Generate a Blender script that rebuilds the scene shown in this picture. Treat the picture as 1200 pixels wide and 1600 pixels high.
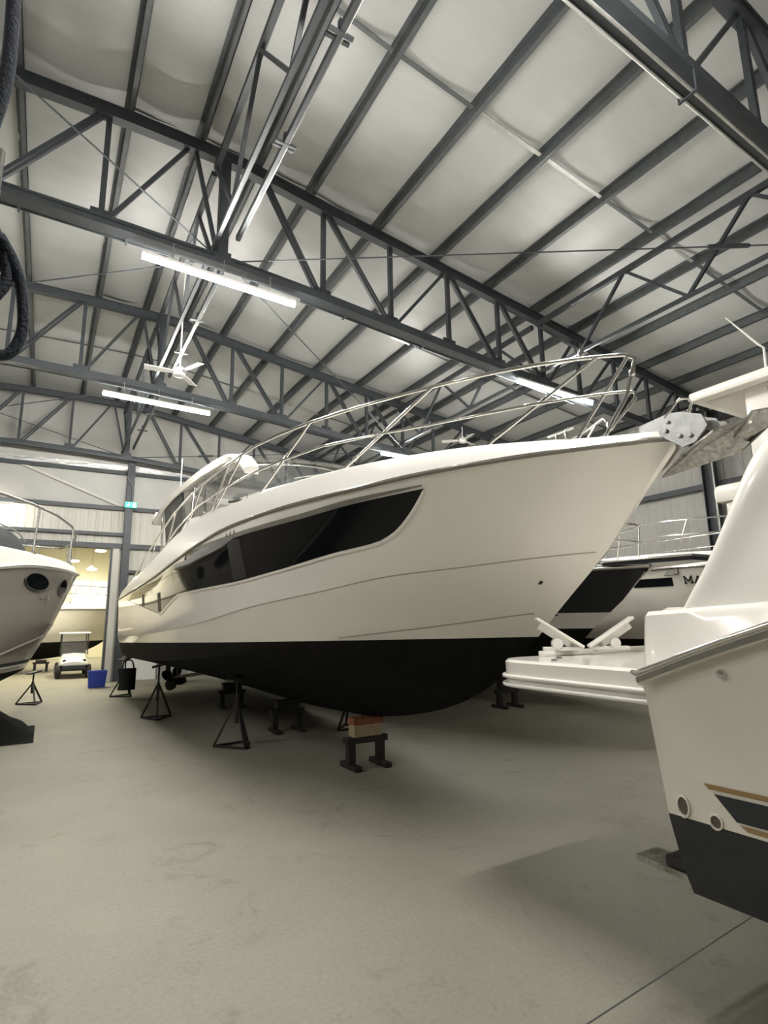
import bpy, bmesh, math, random
from math import sin, cos, pi, radians, sqrt
from mathutils import Vector, Matrix
from mathutils.bvhtree import BVHTree

random.seed(7)
for o in list(bpy.data.objects):
    bpy.data.objects.remove(o)
scene = bpy.context.scene
COL = scene.collection

# ------------------------------------------------------------------ camera
F_PX, PITCH, YAW, ROLL, EYE = 892.5, radians(10.87), radians(30.39), radians(-0.81), 1.7
fw = Vector((sin(YAW)*cos(PITCH), cos(YAW)*cos(PITCH), sin(PITCH)))
rt0 = Vector((cos(YAW), -sin(YAW), 0)); up0 = rt0.cross(fw)
rt = rt0*cos(ROLL) + up0*sin(ROLL); upv = rt.cross(fw)
cam_data = bpy.data.cameras.new('camera')
cam_data.sensor_fit = 'HORIZONTAL'; cam_data.sensor_width = 36.0
cam_data.lens = 36.0*F_PX/1200.0
cam_data.clip_start = 0.05; cam_data.clip_end = 200
cam = bpy.data.objects.new('camera', cam_data); COL.objects.link(cam)
cam.matrix_world = Matrix(((rt.x, upv.x, -fw.x, 0), (rt.y, upv.y, -fw.y, 0), (rt.z, upv.z, -fw.z, EYE), (0, 0, 0, 1)))
scene.camera = cam

# ------------------------------------------------------------------ world, exposure
world = bpy.data.worlds.new('world'); scene.world = world; world.use_nodes = True
world.node_tree.nodes['Background'].inputs[0].default_value = (0.5, 0.5, 0.5, 1)
world.node_tree.nodes['Background'].inputs[1].default_value = 0.02
vs = scene.view_settings
vs.view_transform = 'Standard'; vs.look = 'None'; vs.gamma = 1.0; vs.exposure = 0.12
vs.use_curve_mapping = False
LAMP_W = 520.0          # emission of the strip lights
HALL_W = 390.0          # emission of the lamps of the next hall

# ------------------------------------------------------------------ materials
def mat(name, col, rough=0.5, metal=0.0, coat=0.0, noise=0.0, nscale=6.0, bump=0.0, bscale=40.0,
        trans=0.0, alpha=1.0, emit=None, estr=0.0, spec=0.5, col2=None, ramp=(0.35, 0.65), stretch=None, rnoise=0.0):
    m = bpy.data.materials.new(name); m.use_nodes = True
    nt = m.node_tree; b = nt.nodes['Principled BSDF']
    b.inputs['Base Color'].default_value = (*col, 1)
    b.inputs['Roughness'].default_value = rough
    b.inputs['Metallic'].default_value = metal
    b.inputs['Coat Weight'].default_value = coat
    b.inputs['Coat Roughness'].default_value = 0.06
    b.inputs['Specular IOR Level'].default_value = spec
    b.inputs['Transmission Weight'].default_value = trans
    b.inputs['Alpha'].default_value = alpha
    if emit:
        b.inputs['Emission Color'].default_value = (*emit, 1); b.inputs['Emission Strength'].default_value = estr
    tc = None
    if noise or bump or col2 or rnoise:
        tc = nt.nodes.new('ShaderNodeTexCoord'); mp = nt.nodes.new('ShaderNodeMapping')
        nt.links.new(tc.outputs['Object'], mp.inputs['Vector'])
        if stretch: mp.inputs['Scale'].default_value = stretch
    if noise or col2:
        n = nt.nodes.new('ShaderNodeTexNoise'); n.inputs['Scale'].default_value = nscale
        n.inputs['Detail'].default_value = 6; n.inputs['Roughness'].default_value = 0.6
        nt.links.new(mp.outputs[0], n.inputs['Vector'])
        r = nt.nodes.new('ShaderNodeValToRGB')
        r.color_ramp.elements[0].position = ramp[0]; r.color_ramp.elements[1].position = ramp[1]
        c2 = col2 if col2 else tuple(c*(1-noise) for c in col)
        r.color_ramp.elements[0].color = (*c2, 1); r.color_ramp.elements[1].color = (*col, 1)
        nt.links.new(n.outputs['Fac'], r.inputs[0]); nt.links.new(r.outputs[0], b.inputs['Base Color'])
    if rnoise:
        n3 = nt.nodes.new('ShaderNodeTexNoise'); n3.inputs['Scale'].default_value = 3.0; n3.inputs['Detail'].default_value = 5
        nt.links.new(mp.outputs[0], n3.inputs['Vector'])
        mr = nt.nodes.new('ShaderNodeMapRange'); mr.inputs['To Min'].default_value = rough-rnoise; mr.inputs['To Max'].default_value = rough+rnoise
        nt.links.new(n3.outputs['Fac'], mr.inputs['Value']); nt.links.new(mr.outputs[0], b.inputs['Roughness'])
    if bump:
        n2 = nt.nodes.new('ShaderNodeTexNoise'); n2.inputs['Scale'].default_value = bscale; n2.inputs['Detail'].default_value = 4
        nt.links.new(mp.outputs[0], n2.inputs['Vector'])
        bp = nt.nodes.new('ShaderNodeBump'); bp.inputs['Strength'].default_value = bump; bp.inputs['Distance'].default_value = 0.02
        nt.links.new(n2.outputs['Fac'], bp.inputs['Height']); nt.links.new(bp.outputs[0], b.inputs['Normal'])
    return m

M = {}
M['gel'] = mat('white gelcoat', (0.88, 0.85, 0.785), 0.22, coat=0.5, noise=0.03, nscale=1.5)
M['gel2'] = mat('cream gelcoat', (0.70, 0.665, 0.585), 0.28, coat=0.4, noise=0.05, nscale=2)
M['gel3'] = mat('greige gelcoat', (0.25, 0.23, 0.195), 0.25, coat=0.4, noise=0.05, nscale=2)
M['deck'] = mat('white deck', (0.82, 0.80, 0.74), 0.38, coat=0.1)
M['antifoul'] = mat('black antifouling', (0.009, 0.009, 0.0085), 0.85, noise=0.4, nscale=5, bump=0.1, spec=0.15)
M['antifoul_grey'] = mat('charcoal antifouling', (0.022, 0.023, 0.024), 0.7, noise=0.3, nscale=8, bump=0.15)
M['glass_dark'] = mat('black hull glass', (0.006, 0.007, 0.008), 0.05, spec=0.22)
M['glass_clear'] = mat('smoked glass', (0.35, 0.37, 0.37), 0.03, trans=0.0, alpha=0.22, spec=0.8)
M['glass_smoke'] = mat('dark smoked glass', (0.03, 0.033, 0.034), 0.04, alpha=0.62, spec=0.5)
M['steel'] = mat('polished stainless steel', (0.72, 0.71, 0.68), 0.14, metal=1.0)
M['steel_dull'] = mat('worn galvanised steel', (0.42, 0.41, 0.38), 0.42, metal=0.9, noise=0.5, nscale=30)
M['steel_plate'] = mat('brushed steel plate', (0.26, 0.26, 0.255), 0.33, metal=0.9, noise=0.3, nscale=14)
M['rubber'] = mat('dark rubber', (0.07, 0.068, 0.062), 0.55)
M['rubrail'] = mat('grey rub rail', (0.23, 0.22, 0.19), 0.35, noise=0.2)
M['shade_and_rail'] = mat('grey seam', (0.40, 0.385, 0.34), 0.5)  # grey standing for the shade at the knuckle, also colours the spray rail
M['iron'] = mat('dark painted structural steel', (0.046, 0.054, 0.060), 0.5, noise=0.25, nscale=9)
M['purlin'] = mat('grey galvanised purlin', (0.095, 0.105, 0.108), 0.5, metal=0.2, noise=0.25, nscale=7)
M['galv'] = mat('bright galvanised steel', (0.5, 0.5, 0.48), 0.35, metal=0.8, noise=0.2, nscale=10)
M['insul'] = mat('white vinyl insulation', (0.455, 0.462, 0.448), 0.42, noise=0.07, nscale=1.2, bump=0.25, bscale=5, stretch=(1.0, 3.0, 1.0))
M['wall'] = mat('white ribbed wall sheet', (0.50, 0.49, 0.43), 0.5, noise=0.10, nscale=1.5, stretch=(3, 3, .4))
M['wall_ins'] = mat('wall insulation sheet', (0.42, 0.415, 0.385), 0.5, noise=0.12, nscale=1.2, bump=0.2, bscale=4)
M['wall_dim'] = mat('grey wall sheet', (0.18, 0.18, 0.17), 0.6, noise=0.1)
M['tarp'] = mat('black tarpaulin', (0.006, 0.006, 0.006), 0.9, spec=0.1)
M['foil'] = mat('crinkled foil', (0.6, 0.6, 0.58), 0.25, metal=0.7, bump=0.9, bscale=10)
M['black'] = mat('black plastic', (0.012, 0.012, 0.013), 0.5)
M['stand'] = mat('black painted stand', (0.022, 0.020, 0.018), 0.6, noise=0.3)
M['wood'] = mat('timber block', (0.42, 0.33, 0.2), 0.7, noise=0.35, nscale=14, stretch=(1, 8, 8))
M['red'] = mat('faded orange paint', (0.30, 0.09, 0.04), 0.7, noise=0.4, nscale=12)
M['navy'] = mat('navy gelcoat', (0.008, 0.010, 0.016), 0.12, coat=0.5)
M['rope'] = mat('navy braided rope', (0.020, 0.028, 0.045), 0.85, noise=0.5, nscale=60, bump=0.6, bscale=90)
M['white'] = mat('white paint', (0.75, 0.74, 0.70), 0.4)
M['gold'] = mat('gold stripe', (0.28, 0.18, 0.075), 0.4)
M['wrap'] = mat('white cover', (0.88, 0.86, 0.79), 0.28, coat=0.4, bump=0.12, bscale=2.2)
M['blue'] = mat('blue plastic', (0.02, 0.045, 0.28), 0.45)
M['canvas'] = mat('dark canvas', (0.018, 0.021, 0.023), 0.7, bump=0.3, bscale=8)
M['bronze'] = mat('dark bronze', (0.05, 0.045, 0.035), 0.5, metal=0.6)
M['cream'] = mat('cream wall', (0.70, 0.66, 0.50), 0.6)
M['grey'] = mat('grey box', (0.28, 0.28, 0.26), 0.6)
M['skin'] = mat('brown vinyl', (0.10, 0.08, 0.06), 0.6)
M['tyre'] = mat('tyre rubber', (0.015, 0.015, 0.015), 0.8)
M['lamp'] = mat('strip light tube', (0.9, 0.9, 0.88), 0.4, emit=(1.0, 0.975, 0.925), estr=LAMP_W)
M['wall_lamp'] = mat('wall lamp tube', (0.9, 0.9, 0.88), 0.4, emit=(1.0, 0.96, 0.82), estr=110.0)
M['hall_lamp'] = mat('hall lamp glow', (0.9, 0.9, 0.8), 0.4, emit=(1.0, 0.93, 0.70), estr=HALL_W)
M['exit'] = mat('exit sign green', (0.02, 0.35, 0.25), 0.4, emit=(0.03, 0.55, 0.40), estr=0.9)
M['exit_w'] = mat('exit sign white', (0.8, 0.9, 0.85), 0.4, emit=(0.7, 1.0, 0.9), estr=1.2)
M['window_lit'] = mat('lit window', (0.8, 0.85, 0.9), 0.3, emit=(0.75, 0.88, 1.0), estr=0.5)

# concrete floor: worn, dusty, with faint stains
def floor_material():
    m = bpy.data.materials.new('dusty concrete'); m.use_nodes = True
    nt = m.node_tree; b = nt.nodes['Principled BSDF']
    tc = nt.nodes.new('ShaderNodeTexCoord')
    def noise(sc, det, rough=0.6, dist=0.0):
        n = nt.nodes.new('ShaderNodeTexNoise'); n.inputs['Scale'].default_value = sc; n.inputs['Detail'].default_value = det
        n.inputs['Roughness'].default_value = rough; n.inputs['Distortion'].default_value = dist
        nt.links.new(tc.outputs['Object'], n.inputs['Vector']); return n
    def ramp(n, p0, p1, c0, c1):
        r = nt.nodes.new('ShaderNodeValToRGB'); e = r.color_ramp.elements
        e[0].position = p0; e[1].position = p1; e[0].color = (*c0, 1); e[1].color = (*c1, 1)
        nt.links.new(n.outputs['Fac'], r.inputs[0]); return r
    def mul(a, c):
        x = nt.nodes.new('ShaderNodeMix'); x.data_type = 'RGBA'; x.blend_type = 'MULTIPLY'; x.inputs['Factor'].default_value = 1
        nt.links.new(a.outputs[0] if 'Color' not in a.outputs else a.outputs['Color'], x.inputs[6]); nt.links.new(c.outputs[0], x.inputs[7]); return x
    base = ramp(noise(0.7, 6), 0.3, 0.7, (0.246, 0.232, 0.186), (0.294, 0.278, 0.224))
    st = ramp(noise(1.6, 9, 0.75, 1.6), 0.34, 0.44, (0.80, 0.79, 0.77), (1, 1, 1))
    sp = ramp(noise(38, 3), 0.30, 0.62, (0.86, 0.86, 0.85), (1, 1, 1))
    x = nt.nodes.new('ShaderNodeMix'); x.data_type = 'RGBA'; x.blend_type = 'MULTIPLY'; x.inputs['Factor'].default_value = 1
    nt.links.new(base.outputs[0], x.inputs[6]); nt.links.new(st.outputs[0], x.inputs[7])
    y = nt.nodes.new('ShaderNodeMix'); y.data_type = 'RGBA'; y.blend_type = 'MULTIPLY'; y.inputs['Factor'].default_value = 1
    nt.links.new(x.outputs[2], y.inputs[6]); nt.links.new(sp.outputs[0], y.inputs[7])
    nt.links.new(y.outputs[2], b.inputs['Base Color'])
    b.inputs['Roughness'].default_value = 0.72
    bp = nt.nodes.new('ShaderNodeBump'); bp.inputs['Strength'].default_value = 0.12; bp.inputs['Distance'].default_value = 0.01
    nt.links.new(noise(25, 5).outputs['Fac'], bp.inputs['Height']); nt.links.new(bp.outputs[0], b.inputs['Normal'])
    return m
M['floor'] = floor_material()

# ------------------------------------------------------------------ mesh helpers
class MB:
    """Collects shapes; build() links them as one mesh object."""
    def __init__(s): s.v = []; s.f = []
    def add(s, vs, fs):
        n = len(s.v); s.v += [tuple(v) for v in vs]; s.f += [tuple(i+n for i in f) for f in fs]; return s
    def box(s, c, d, rot=None, bevel=0):
        hx, hy, hz = d[0]/2, d[1]/2, d[2]/2
        if bevel:
            bm = bmesh.new(); bmesh.ops.create_cube(bm, size=1)
            for v in bm.verts: v.co = Vector((v.co.x*d[0], v.co.y*d[1], v.co.z*d[2]))
            bmesh.ops.bevel(bm, geom=list(bm.edges), offset=bevel, segments=2, affect='EDGES', profile=0.5)
            bm.verts.index_update(); vs_ = [v.co.copy() for v in bm.verts]; fs_ = [[v.index for v in f.verts] for f in bm.faces]; bm.free()
        else:
            vs_ = [Vector((x, y, z)) for x in (-hx, hx) for y in (-hy, hy) for z in (-hz, hz)]
            fs_ = [(0, 1, 3, 2), (4, 6, 7, 5), (0, 4, 5, 1), (2, 3, 7, 6), (0, 2, 6, 4), (1, 5, 7, 3)]
        if rot is not None: vs_ = [rot @ v for v in vs_]
        c = Vector(c)
        return s.add([v+c for v in vs_], fs_)
    def bar(s, a, b, w, h, up=(0, 0, 1)):
        a = Vector(a); b = Vector(b); d = (b-a); L = d.length; d.normalize()
        up = Vector(up)
        if abs(d.dot(up)) > 0.99: up = Vector((0, 1, 0))
        x = d.cross(up).normalized(); z = x.cross(d)
        vs_ = [p + x*sx*w/2 + z*sz*h/2 for p in (a, b) for sx, sz in ((-1, -1), (1, -1), (1, 1), (-1, 1))]
        return s.add(vs_, [(0, 3, 2, 1), (4, 5, 6, 7), (0, 1, 5, 4), (1, 2, 6, 5), (2, 3, 7, 6), (3, 0, 4, 7)])
    def tube(s, pts, r, n=8, cap=True, closed=False):
        pts = [Vector(p) for p in pts]; m = len(pts)
        rs = r if isinstance(r, (list, tuple)) else [r]*m
        prev = None; rings = []
        for i, p in enumerate(pts):
            if closed: d = pts[(i+1) % m] - pts[i-1]
            else: d = pts[min(i+1, m-1)] - pts[max(i-1, 0)]
            d.normalize()
            if prev is None:
                u = Vector((0, 0, 1)) if abs(d.z) < 0.9 else Vector((1, 0, 0))
                u = (u - d*u.dot(d)).normalized()
            else:
                u = (prev - d*prev.dot(d)).normalized()
            prev = u; w = d.cross(u)
            rings.append([p + (u*cos(2*pi*k/n) + w*sin(2*pi*k/n))*rs[i] for k in range(n)])
        vs_ = [v for rg in rings for v in rg]; fs_ = []
        for i in range(m if closed else m-1):
            j = (i+1) % m
            for k in range(n):
                k2 = (k+1) % n
                fs_.append((i*n+k, i*n+k2, j*n+k2, j*n+k))
        if cap and not closed:
            fs_.append(tuple(range(n-1, -1, -1))); fs_.append(tuple((m-1)*n+k for k in range(n)))
        return s.add(vs_, fs_)
    def lathe(s, prof, c=(0, 0, 0), axis='Z', n=16):
        vs_ = []; m = len(prof)
        for r, h in prof:
            for k in range(n):
                a = 2*pi*k/n; x, y = r*cos(a), r*sin(a)
                p = {'Z': (x, y, h), 'X': (h, x, y), 'Y': (x, h, y)}[axis]
                vs_.append(Vector(p)+Vector(c))
        fs_ = [(i*n+k, i*n+(k+1) % n, (i+1)*n+(k+1) % n, (i+1)*n+k) for i in range(m-1) for k in range(n)]
        fs_.append(tuple(range(n-1, -1, -1))); fs_.append(tuple((m-1)*n+k for k in range(n)))
        return s.add(vs_, fs_)
    def grid(s, rows):
        """rows: list of equally long point lists"""
        m = len(rows); n = len(rows[0])
        return s.add([p for r in rows for p in r],
                     [(i*n+j, i*n+j+1, (i+1)*n+j+1, (i+1)*n+j) for i in range(m-1) for j in range(n-1)])
    def prism(s, poly, ext):
        """planar polygon (3D points) pushed by vector ext"""
        n = len(poly); e = Vector(ext); P = [Vector(p) for p in poly]
        return s.add(P + [p+e for p in P], [tuple(range(n-1, -1, -1)), tuple(range(n, 2*n))] +
                     [(i, (i+1) % n, n+(i+1) % n, n+i) for i in range(n)])
    def build(s, name, m, parent=None, smooth=None, solid=0, recalc=True):
        me = bpy.data.meshes.new(name); me.from_pydata(s.v, [], s.f)
        bm = bmesh.new(); bm.from_mesh(me)
        bmesh.ops.remove_doubles(bm, verts=bm.verts, dist=1e-5)
        if recalc: bmesh.ops.recalc_face_normals(bm, faces=bm.faces)
        bm.to_mesh(me); bm.free()
        return link(name, me, m, parent, smooth, solid)

def link(name, me, m, parent=None, smooth=None, solid=0):
    if m is not None:
        me.materials.clear(); me.materials.append(M[m] if isinstance(m, str) else m)
    if smooth is not None:
        for p in me.polygons: p.use_smooth = True
        me.set_sharp_from_angle(angle=radians(smooth))
    o = bpy.data.objects.new(name, me); COL.objects.link(o)
    if parent is not None: o.parent = parent
    if solid:
        md = o.modifiers.new('thickness', 'SOLIDIFY'); md.thickness = solid; md.offset = 0
    return o
def tag(o, label=None, cat=None, group=None, kind=None):
    if label: o['label'] = label
    if cat: o['category'] = cat
    if group: o['group'] = group
    if kind: o['kind'] = kind
    return o
def thing(name, label, cat, loc=(0, 0, 0), rz=0, group=None):
    o = bpy.data.objects.new(name, None); COL.objects.link(o); o.empty_display_size = 0.2
    o.location = loc; o.rotation_euler = (0, 0, rz)
    return tag(o, label, cat, group)
def struct(o): o['kind'] = 'structure'; return o
def copy_tree(o, parent=None):
    c = o.copy(); COL.objects.link(c); c.parent = parent
    for ch in list(o.children): copy_tree(ch, c)
    return c
def pchip(tab):
    xs = [float(a) for a, b in tab]; ys = [float(b) for a, b in tab]; n = len(xs)
    h = [xs[i+1]-xs[i] for i in range(n-1)]; dl = [(ys[i+1]-ys[i])/h[i] for i in range(n-1)]
    d = [dl[0]] + [0.0]*(n-2) + [dl[-1]]
    for i in range(1, n-1):
        if dl[i-1]*dl[i] > 0:
            w1 = 2*h[i]+h[i-1]; w2 = h[i]+2*h[i-1]; d[i] = (w1+w2)/(w1/dl[i-1]+w2/dl[i])
    def f(x):
        if x <= xs[0]: return ys[0]
        if x >= xs[-1]: return ys[-1]
        i = 0
        while x > xs[i+1]: i += 1
        t = (x-xs[i])/h[i]
        return ys[i]*(1+2*t)*(1-t)**2 + d[i]*h[i]*t*(1-t)**2 + ys[i+1]*t*t*(3-2*t) + d[i+1]*h[i]*t*t*(t-1)
    return f

# ================================================================== THE HALL
XL, XR, YB, YE = -10.4, 14.45, -9.0, 20.3
RIDGE = 2.05
_zt = pchip([(-10.4, 7.75), (-5, 8.55), (-1.2, 8.85), (1.0, 8.87), (2.05, 8.84), (3.52, 8.61), (6.09, 8.24), (8.52, 7.90), (10.85, 7.55), (13.1, 7.24), (15, 6.98)])
_zb = pchip([(-10.4, 6.5), (-5, 6.95), (-1.2, 7.17), (0.2, 7.14), (1.9, 7.07), (3.51, 6.95), (6.1, 6.70), (8.5, 6.49), (10.8, 6.27), (15, 5.9)])
ztop, zbot = _zt, _zb
PURLINS = [-9.6, -8.3, -7.0, -5.8, -4.55, -3.4, -2.2, -0.91, 0.44, 1.45, 2.35, 3.26, 4.54, 5.8, 7.1, 8.35, 9.48, 10.6, 11.8, 13.0, 14.2]
TRUSS_Y = [2.45, 7.9, 13.4, 19.75]

# floor
mb = MB(); mb.grid([[(-14, -10, 0), (18, -10, 0)], [(-14, 42, 0), (18, 42, 0)]])
floor = struct(mb.build('floor', 'floor'))
mb = MB()   # saw-cut joint
mb.bar((-2.95, 1.61, 0.0006), (9.7, 2.58, 0.0006), 0.008, 0.0012); mb.build('expansion_joint', 'black', floor)
# ceiling: outer sheet plus children
mb = MB(); xs = [XL-0.3]+PURLINS+[XR+0.4]
mb.grid([[(x, y, ztop(x)+0.42) for x in xs] for y in (YB, YE)])
ceiling = struct(mb.build('ceiling', 'purlin', smooth=30))
CHORD = 0.095
for i, x in enumerate(PURLINS):
    mb = MB(); z0 = ztop(x)+CHORD; hgt = 0.155; wd = 0.065
    mb.box((x, (YB+YE)/2, z0+hgt/2), (0.012, YE-YB, hgt))
    mb.box((x+wd/2, (YB+YE)/2, z0+0.006), (wd, YE-YB, 0.012))
    mb.box((x-wd/2, (YB+YE)/2, z0+hgt-0.006), (wd, YE-YB, 0.012))
    mb.box((x+wd-0.006, (YB+YE)/2, z0+0.022), (0.012, YE-YB, 0.044))
    mb.build('purlin', 'purlin', ceiling)
bays = [YB]+TRUSS_Y[:3]+[YE]
bays.insert(1, -3.0)
for i in range(len(PURLINS)-1):
    xa, xb = PURLINS[i]+0.01, PURLINS[i+1]-0.01
    if xb < -3.5: continue
    for j in range(len(bays)-1):
        ya, yb = bays[j]-0.002, bays[j+1]+0.002
        rows = []; ph = random.random()*6
        for b_ in range(9):
            t = b_/8; y = ya+(yb-ya)*t; row = []
            for a in range(7):
                s_ = a/6; x = xa+(xb-xa)*s_
                sag = 0.05*sin(pi*s_)*(0.8+0.35*sin(ph+t*9)) + 0.012*sin(ph+t*23+s_*3)
                base = (ztop(PURLINS[i])*(1-s_)+ztop(PURLINS[i+1])*s_)+CHORD+0.158
                row.append((x, y, base-sag))
            rows.append(row)
        mb = MB(); mb.grid(rows); mb.build('insulation_panel', 'insul', ceiling, smooth=60)
# bridging strips across the purlins at mid bay
for yb_ in (5.1, 10.7, 16.1):
    for i in range(5, len(PURLINS)-1):
        xa, xb = PURLINS[i], PURLINS[i+1]
        mb = MB(); mb.bar((xa+0.04, yb_, ztop(xa)+CHORD+0.075), (xb-0.04, yb_, ztop(xb)+CHORD+0.075), 0.06, 0.012)
        mb.build('bridging_strip', 'galv' if i in (12, 13, 15) else 'purlin', ceiling)

# trusses ------------------------------------------------------------
POSTS_R = [3.52, 4.83, 6.1, 7.33, 8.52, 9.6, 10.8, 11.95, 13.1]
POSTS_L = [0.2, -1.15, -2.45, -3.7, -4.95, -6.1, -7.3, -8.4, -9.4]
DIAGS = [(2.44, 3.46, 2), (3.56, 4.77, 2), (6.05, 4.9, 1), (6.15, 7.27, 2), (7.38, 8.46, 2), (9.55, 8.6, 1), (10.75, 9.68, 1),
         (11.9, 10.88, 1), (13.05, 12.0, 1), (14.0, 13.15, 1), (1.33, 0.25, 1), (1.38, 1.8, 1), (0.15, -1.1, 2), (-1.2, -2.4, 2), (-2.5, -3.65, 1), (-3.75, -4.9, 1), (-5.0, -6.05, 1), (-6.15, -7.25, 1)]
def make_truss(Y, label, heavy=1.0):
    t = thing('roof_truss', label, 'roof truss', (RIDGE, Y, 0), group='roof trusses spanning the hall')
    def P(x, top, dy=0): return Vector((x-RIDGE, dy, (ztop(x) if top else zbot(x))))
    xs = [XL+0.2, -7.5, -5, -3, -1.2, 0.5, RIDGE, 3.5, 6.1, 8.5, 10.8, 13.1, XR-0.15]
    for nm, top, w, h in (('top_chord', 1, 0.15, 0.16), ('bottom_chord', 0, 0.14, 0.15)):
        for seg in (xs[:7], xs[6:]):
            mb = MB()
            for a, b in zip(seg[:-1], seg[1:]): mb.bar(P(a, top), P(b, top), w, h)
            mb.build(nm, 'iron', t)
        mb = MB()   # flange of the chord, thin and wide
        for a, b in zip(xs[:-1], xs[1:]): mb.bar(P(a, top)+Vector((0, 0, (0.085 if top else -0.08))), P(b, top)+Vector((0, 0, (0.085 if top else -0.08))), w+0.05, 0.014)
        mb.build(nm+'_flange', 'iron', t)
    for x in POSTS_R+POSTS_L+[1.85]:
        mb = MB(); w = 0.15 if x == 1.85 else 0.075
        mb.bar(P(x, 0), P(x, 1), w, w*0.9); mb.build('post', 'iron', t)
    for xt, xb, n in DIAGS:
        if n == 2:
            mb = MB(); mb.bar(P(xb-0.035, 0), P(xt-0.035, 1), 0.06, 0.04); mb.build('diagonal', 'iron', t)
            mb = MB(); mb.bar(P(xb+0.045, 0), P(xt+0.045, 1), 0.06, 0.035); mb.build('diagonal', 'iron', t)
        else:
            mb = MB(); mb.bar(P(xb, 0), P(xt, 1), 0.055, 0.055); mb.build('diagonal', 'iron', t)
    for x in (0.2, 1.85, 3.52, 4.83, 6.1, 7.33, 8.52):
        mb = MB(); mb.bar(P(x-0.14, 0)+Vector((0, 0, 0.1)), P(x+0.14, 0)+Vector((0, 0, 0.1)), 0.012, 0.16); mb.build('gusset_plate', 'iron', t)
    return t
TL = ['dark steel roof truss passing above the anchor of the white yacht',
      'dark steel roof truss carrying the longest-looking strip light above the white yacht',
      'dark steel roof truss between the ceiling fan and the end wall',
      'dark steel roof truss set against the end wall above the exit sign']
for Y, l in zip(TRUSS_Y, TL): make_truss(Y, l)

# lengthwise lattice girders between trusses
def lattice(X, Ya, Yb, zt_, zb_, label, n):
    t = thing('lattice_girder', label, 'girder', (X, (Ya+Yb)/2, 0), group='lengthwise lattice girders')
    h = (Yb-Ya)/2-0.06
    mb = MB(); mb.bar((0, -h, zt_), (0, h, zt_), 0.08, 0.09); mb.build('top_chord', 'iron', t)
    mb = MB(); mb.bar((0, -h, zb_), (0, h, zb_), 0.055, 0.06); mb.build('bottom_chord', 'iron', t)
    for k in range(n):
        a = -h+2*h*k/n; b = -h+2*h*(k+1)/n
        za, zb2 = (zb_, zt_) if k % 2 == 0 else (zt_, zb_)
        mb = MB(); mb.bar((0, a, za), (0, b, zb2), 0.05, 0.05); mb.build('web_bar', 'iron', t)
LG = ['over the open floor', 'above the middle of the white yacht', 'running up to the end wall']
for k in range(3):
    lattice(1.7, TRUSS_Y[k], TRUSS_Y[k+1], 8.58, 7.2, 'dark lattice girder under the roof ridge %s' % LG[k], 5)
    lattice(8.35, TRUSS_Y[k], TRUSS_Y[k+1], 7.74, 6.68, 'dark lattice girder beyond the white yacht %s' % LG[k], 5)

# bracing rods with turnbuckles, at bottom-chord level
def rod(a, b, label, tb=0.22):
    a = Vector(a); b = Vector(b); mid = (a+b)/2
    t = thing('bracing_rod', label, 'bracing rod', tuple(mid), group='bracing rods at truss level')
    mb = MB(); mb.tube([a-mid, b-mid], 0.011, 6); mb.build('rod', 'iron', t)
    p = a.lerp(b, tb)-mid; d = (b-a).normalized()
    mb = MB(); mb.tube([p-d*0.28, p-d*0.25, p+d*0.25, p+d*0.28], [0.012, 0.032, 0.032, 0.012], 8); mb.build('turnbuckle', 'iron', t)
def bc(x, y): return (x, y, zbot(x)+0.02)
rod(bc(-4.9, 2.5), bc(1.75, 7.85), 'thin bracing rod with turnbuckle near the blue rope', 0.56)
rod(bc(8.9, 2.5), bc(2.0, 7.85), 'thin bracing rod crossing the roof above the yacht bow', 0.2)
rod(bc(1.75, 7.95), bc(-5.0, 13.35), 'thin bracing rod behind the big strip light towards the left wall', 0.8)
rod(bc(2.0, 7.95), bc(8.6, 13.35), 'thin bracing rod from the big strip light towards the small fan', 0.7)
rod(bc(1.75, 19.7), bc(-5.0, 13.45), 'thin bracing rod rising from the end wall above the left boat', 0.62)
def bc2(x, y): return (x, y, zbot(x)+0.055)
rod(bc2(1.75, 13.45), bc2(-5.0, 19.7), 'thin bracing rod over the exit sign crossing another', 0.62)
rod(bc(2.0, 19.7), bc(8.5, 13.45), 'thin bracing rod over the far cabin of the yacht', 0.3)

# conduit rails hung under the trusses
def rail_track(Y, xa, xb, drop, label, mtl):
    t = thing('cable_rail', label, 'cable rail', ((xa+xb)/2, Y, 0), group='cable rails under the trusses')
    cx = (xa+xb)/2; xs = [xa+(xb-xa)*k/8 for k in range(9)]
    for dy in (-0.05, 0.05):
        mb = MB(); mb.tube([(x-cx, dy, zbot(x)-drop) for x in xs], 0.016, 8); mb.build('rail', mtl, t)
    mb = MB()
    for a, b in zip(xs[:-1], xs[1:]): mb.bar((a-cx, 0, zbot(a)-drop+0.03), (b-cx, 0, zbot(b)-drop+0.03), 0.1, 0.02)
    mb.build('tray', 'iron', t)
    for x in xs[1::2]:
        mb = MB(); mb.bar((x-cx, -0.09, zbot(x)-drop-0.022), (x-cx, 0.09, zbot(x)-drop-0.022), 0.03, 0.012)
        for dy in (-0.085, 0.085): mb.bar((x-cx, dy, zbot(x)-drop-0.03), (x-cx, dy, zbot(x)-0.05), 0.015, 0.015)
        mb.build('clamp', 'iron', t)
rail_track(2.45, 2.0, 9.5, 0.30, 'bright cable rail under the truss nearest the anchor', 'galv')
rail_track(8.05, -4.0, 1.2, 0.06, 'dark cable rail left of the big strip light', 'iron')
rail_track(8.05, 3.2, 9.6, 0.06, 'dark cable rail right of the big strip light', 'iron')
rail_track(13.55, -4.0, 9.6, 0.06, 'dark cable rail above the second strip light', 'iron')
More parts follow.
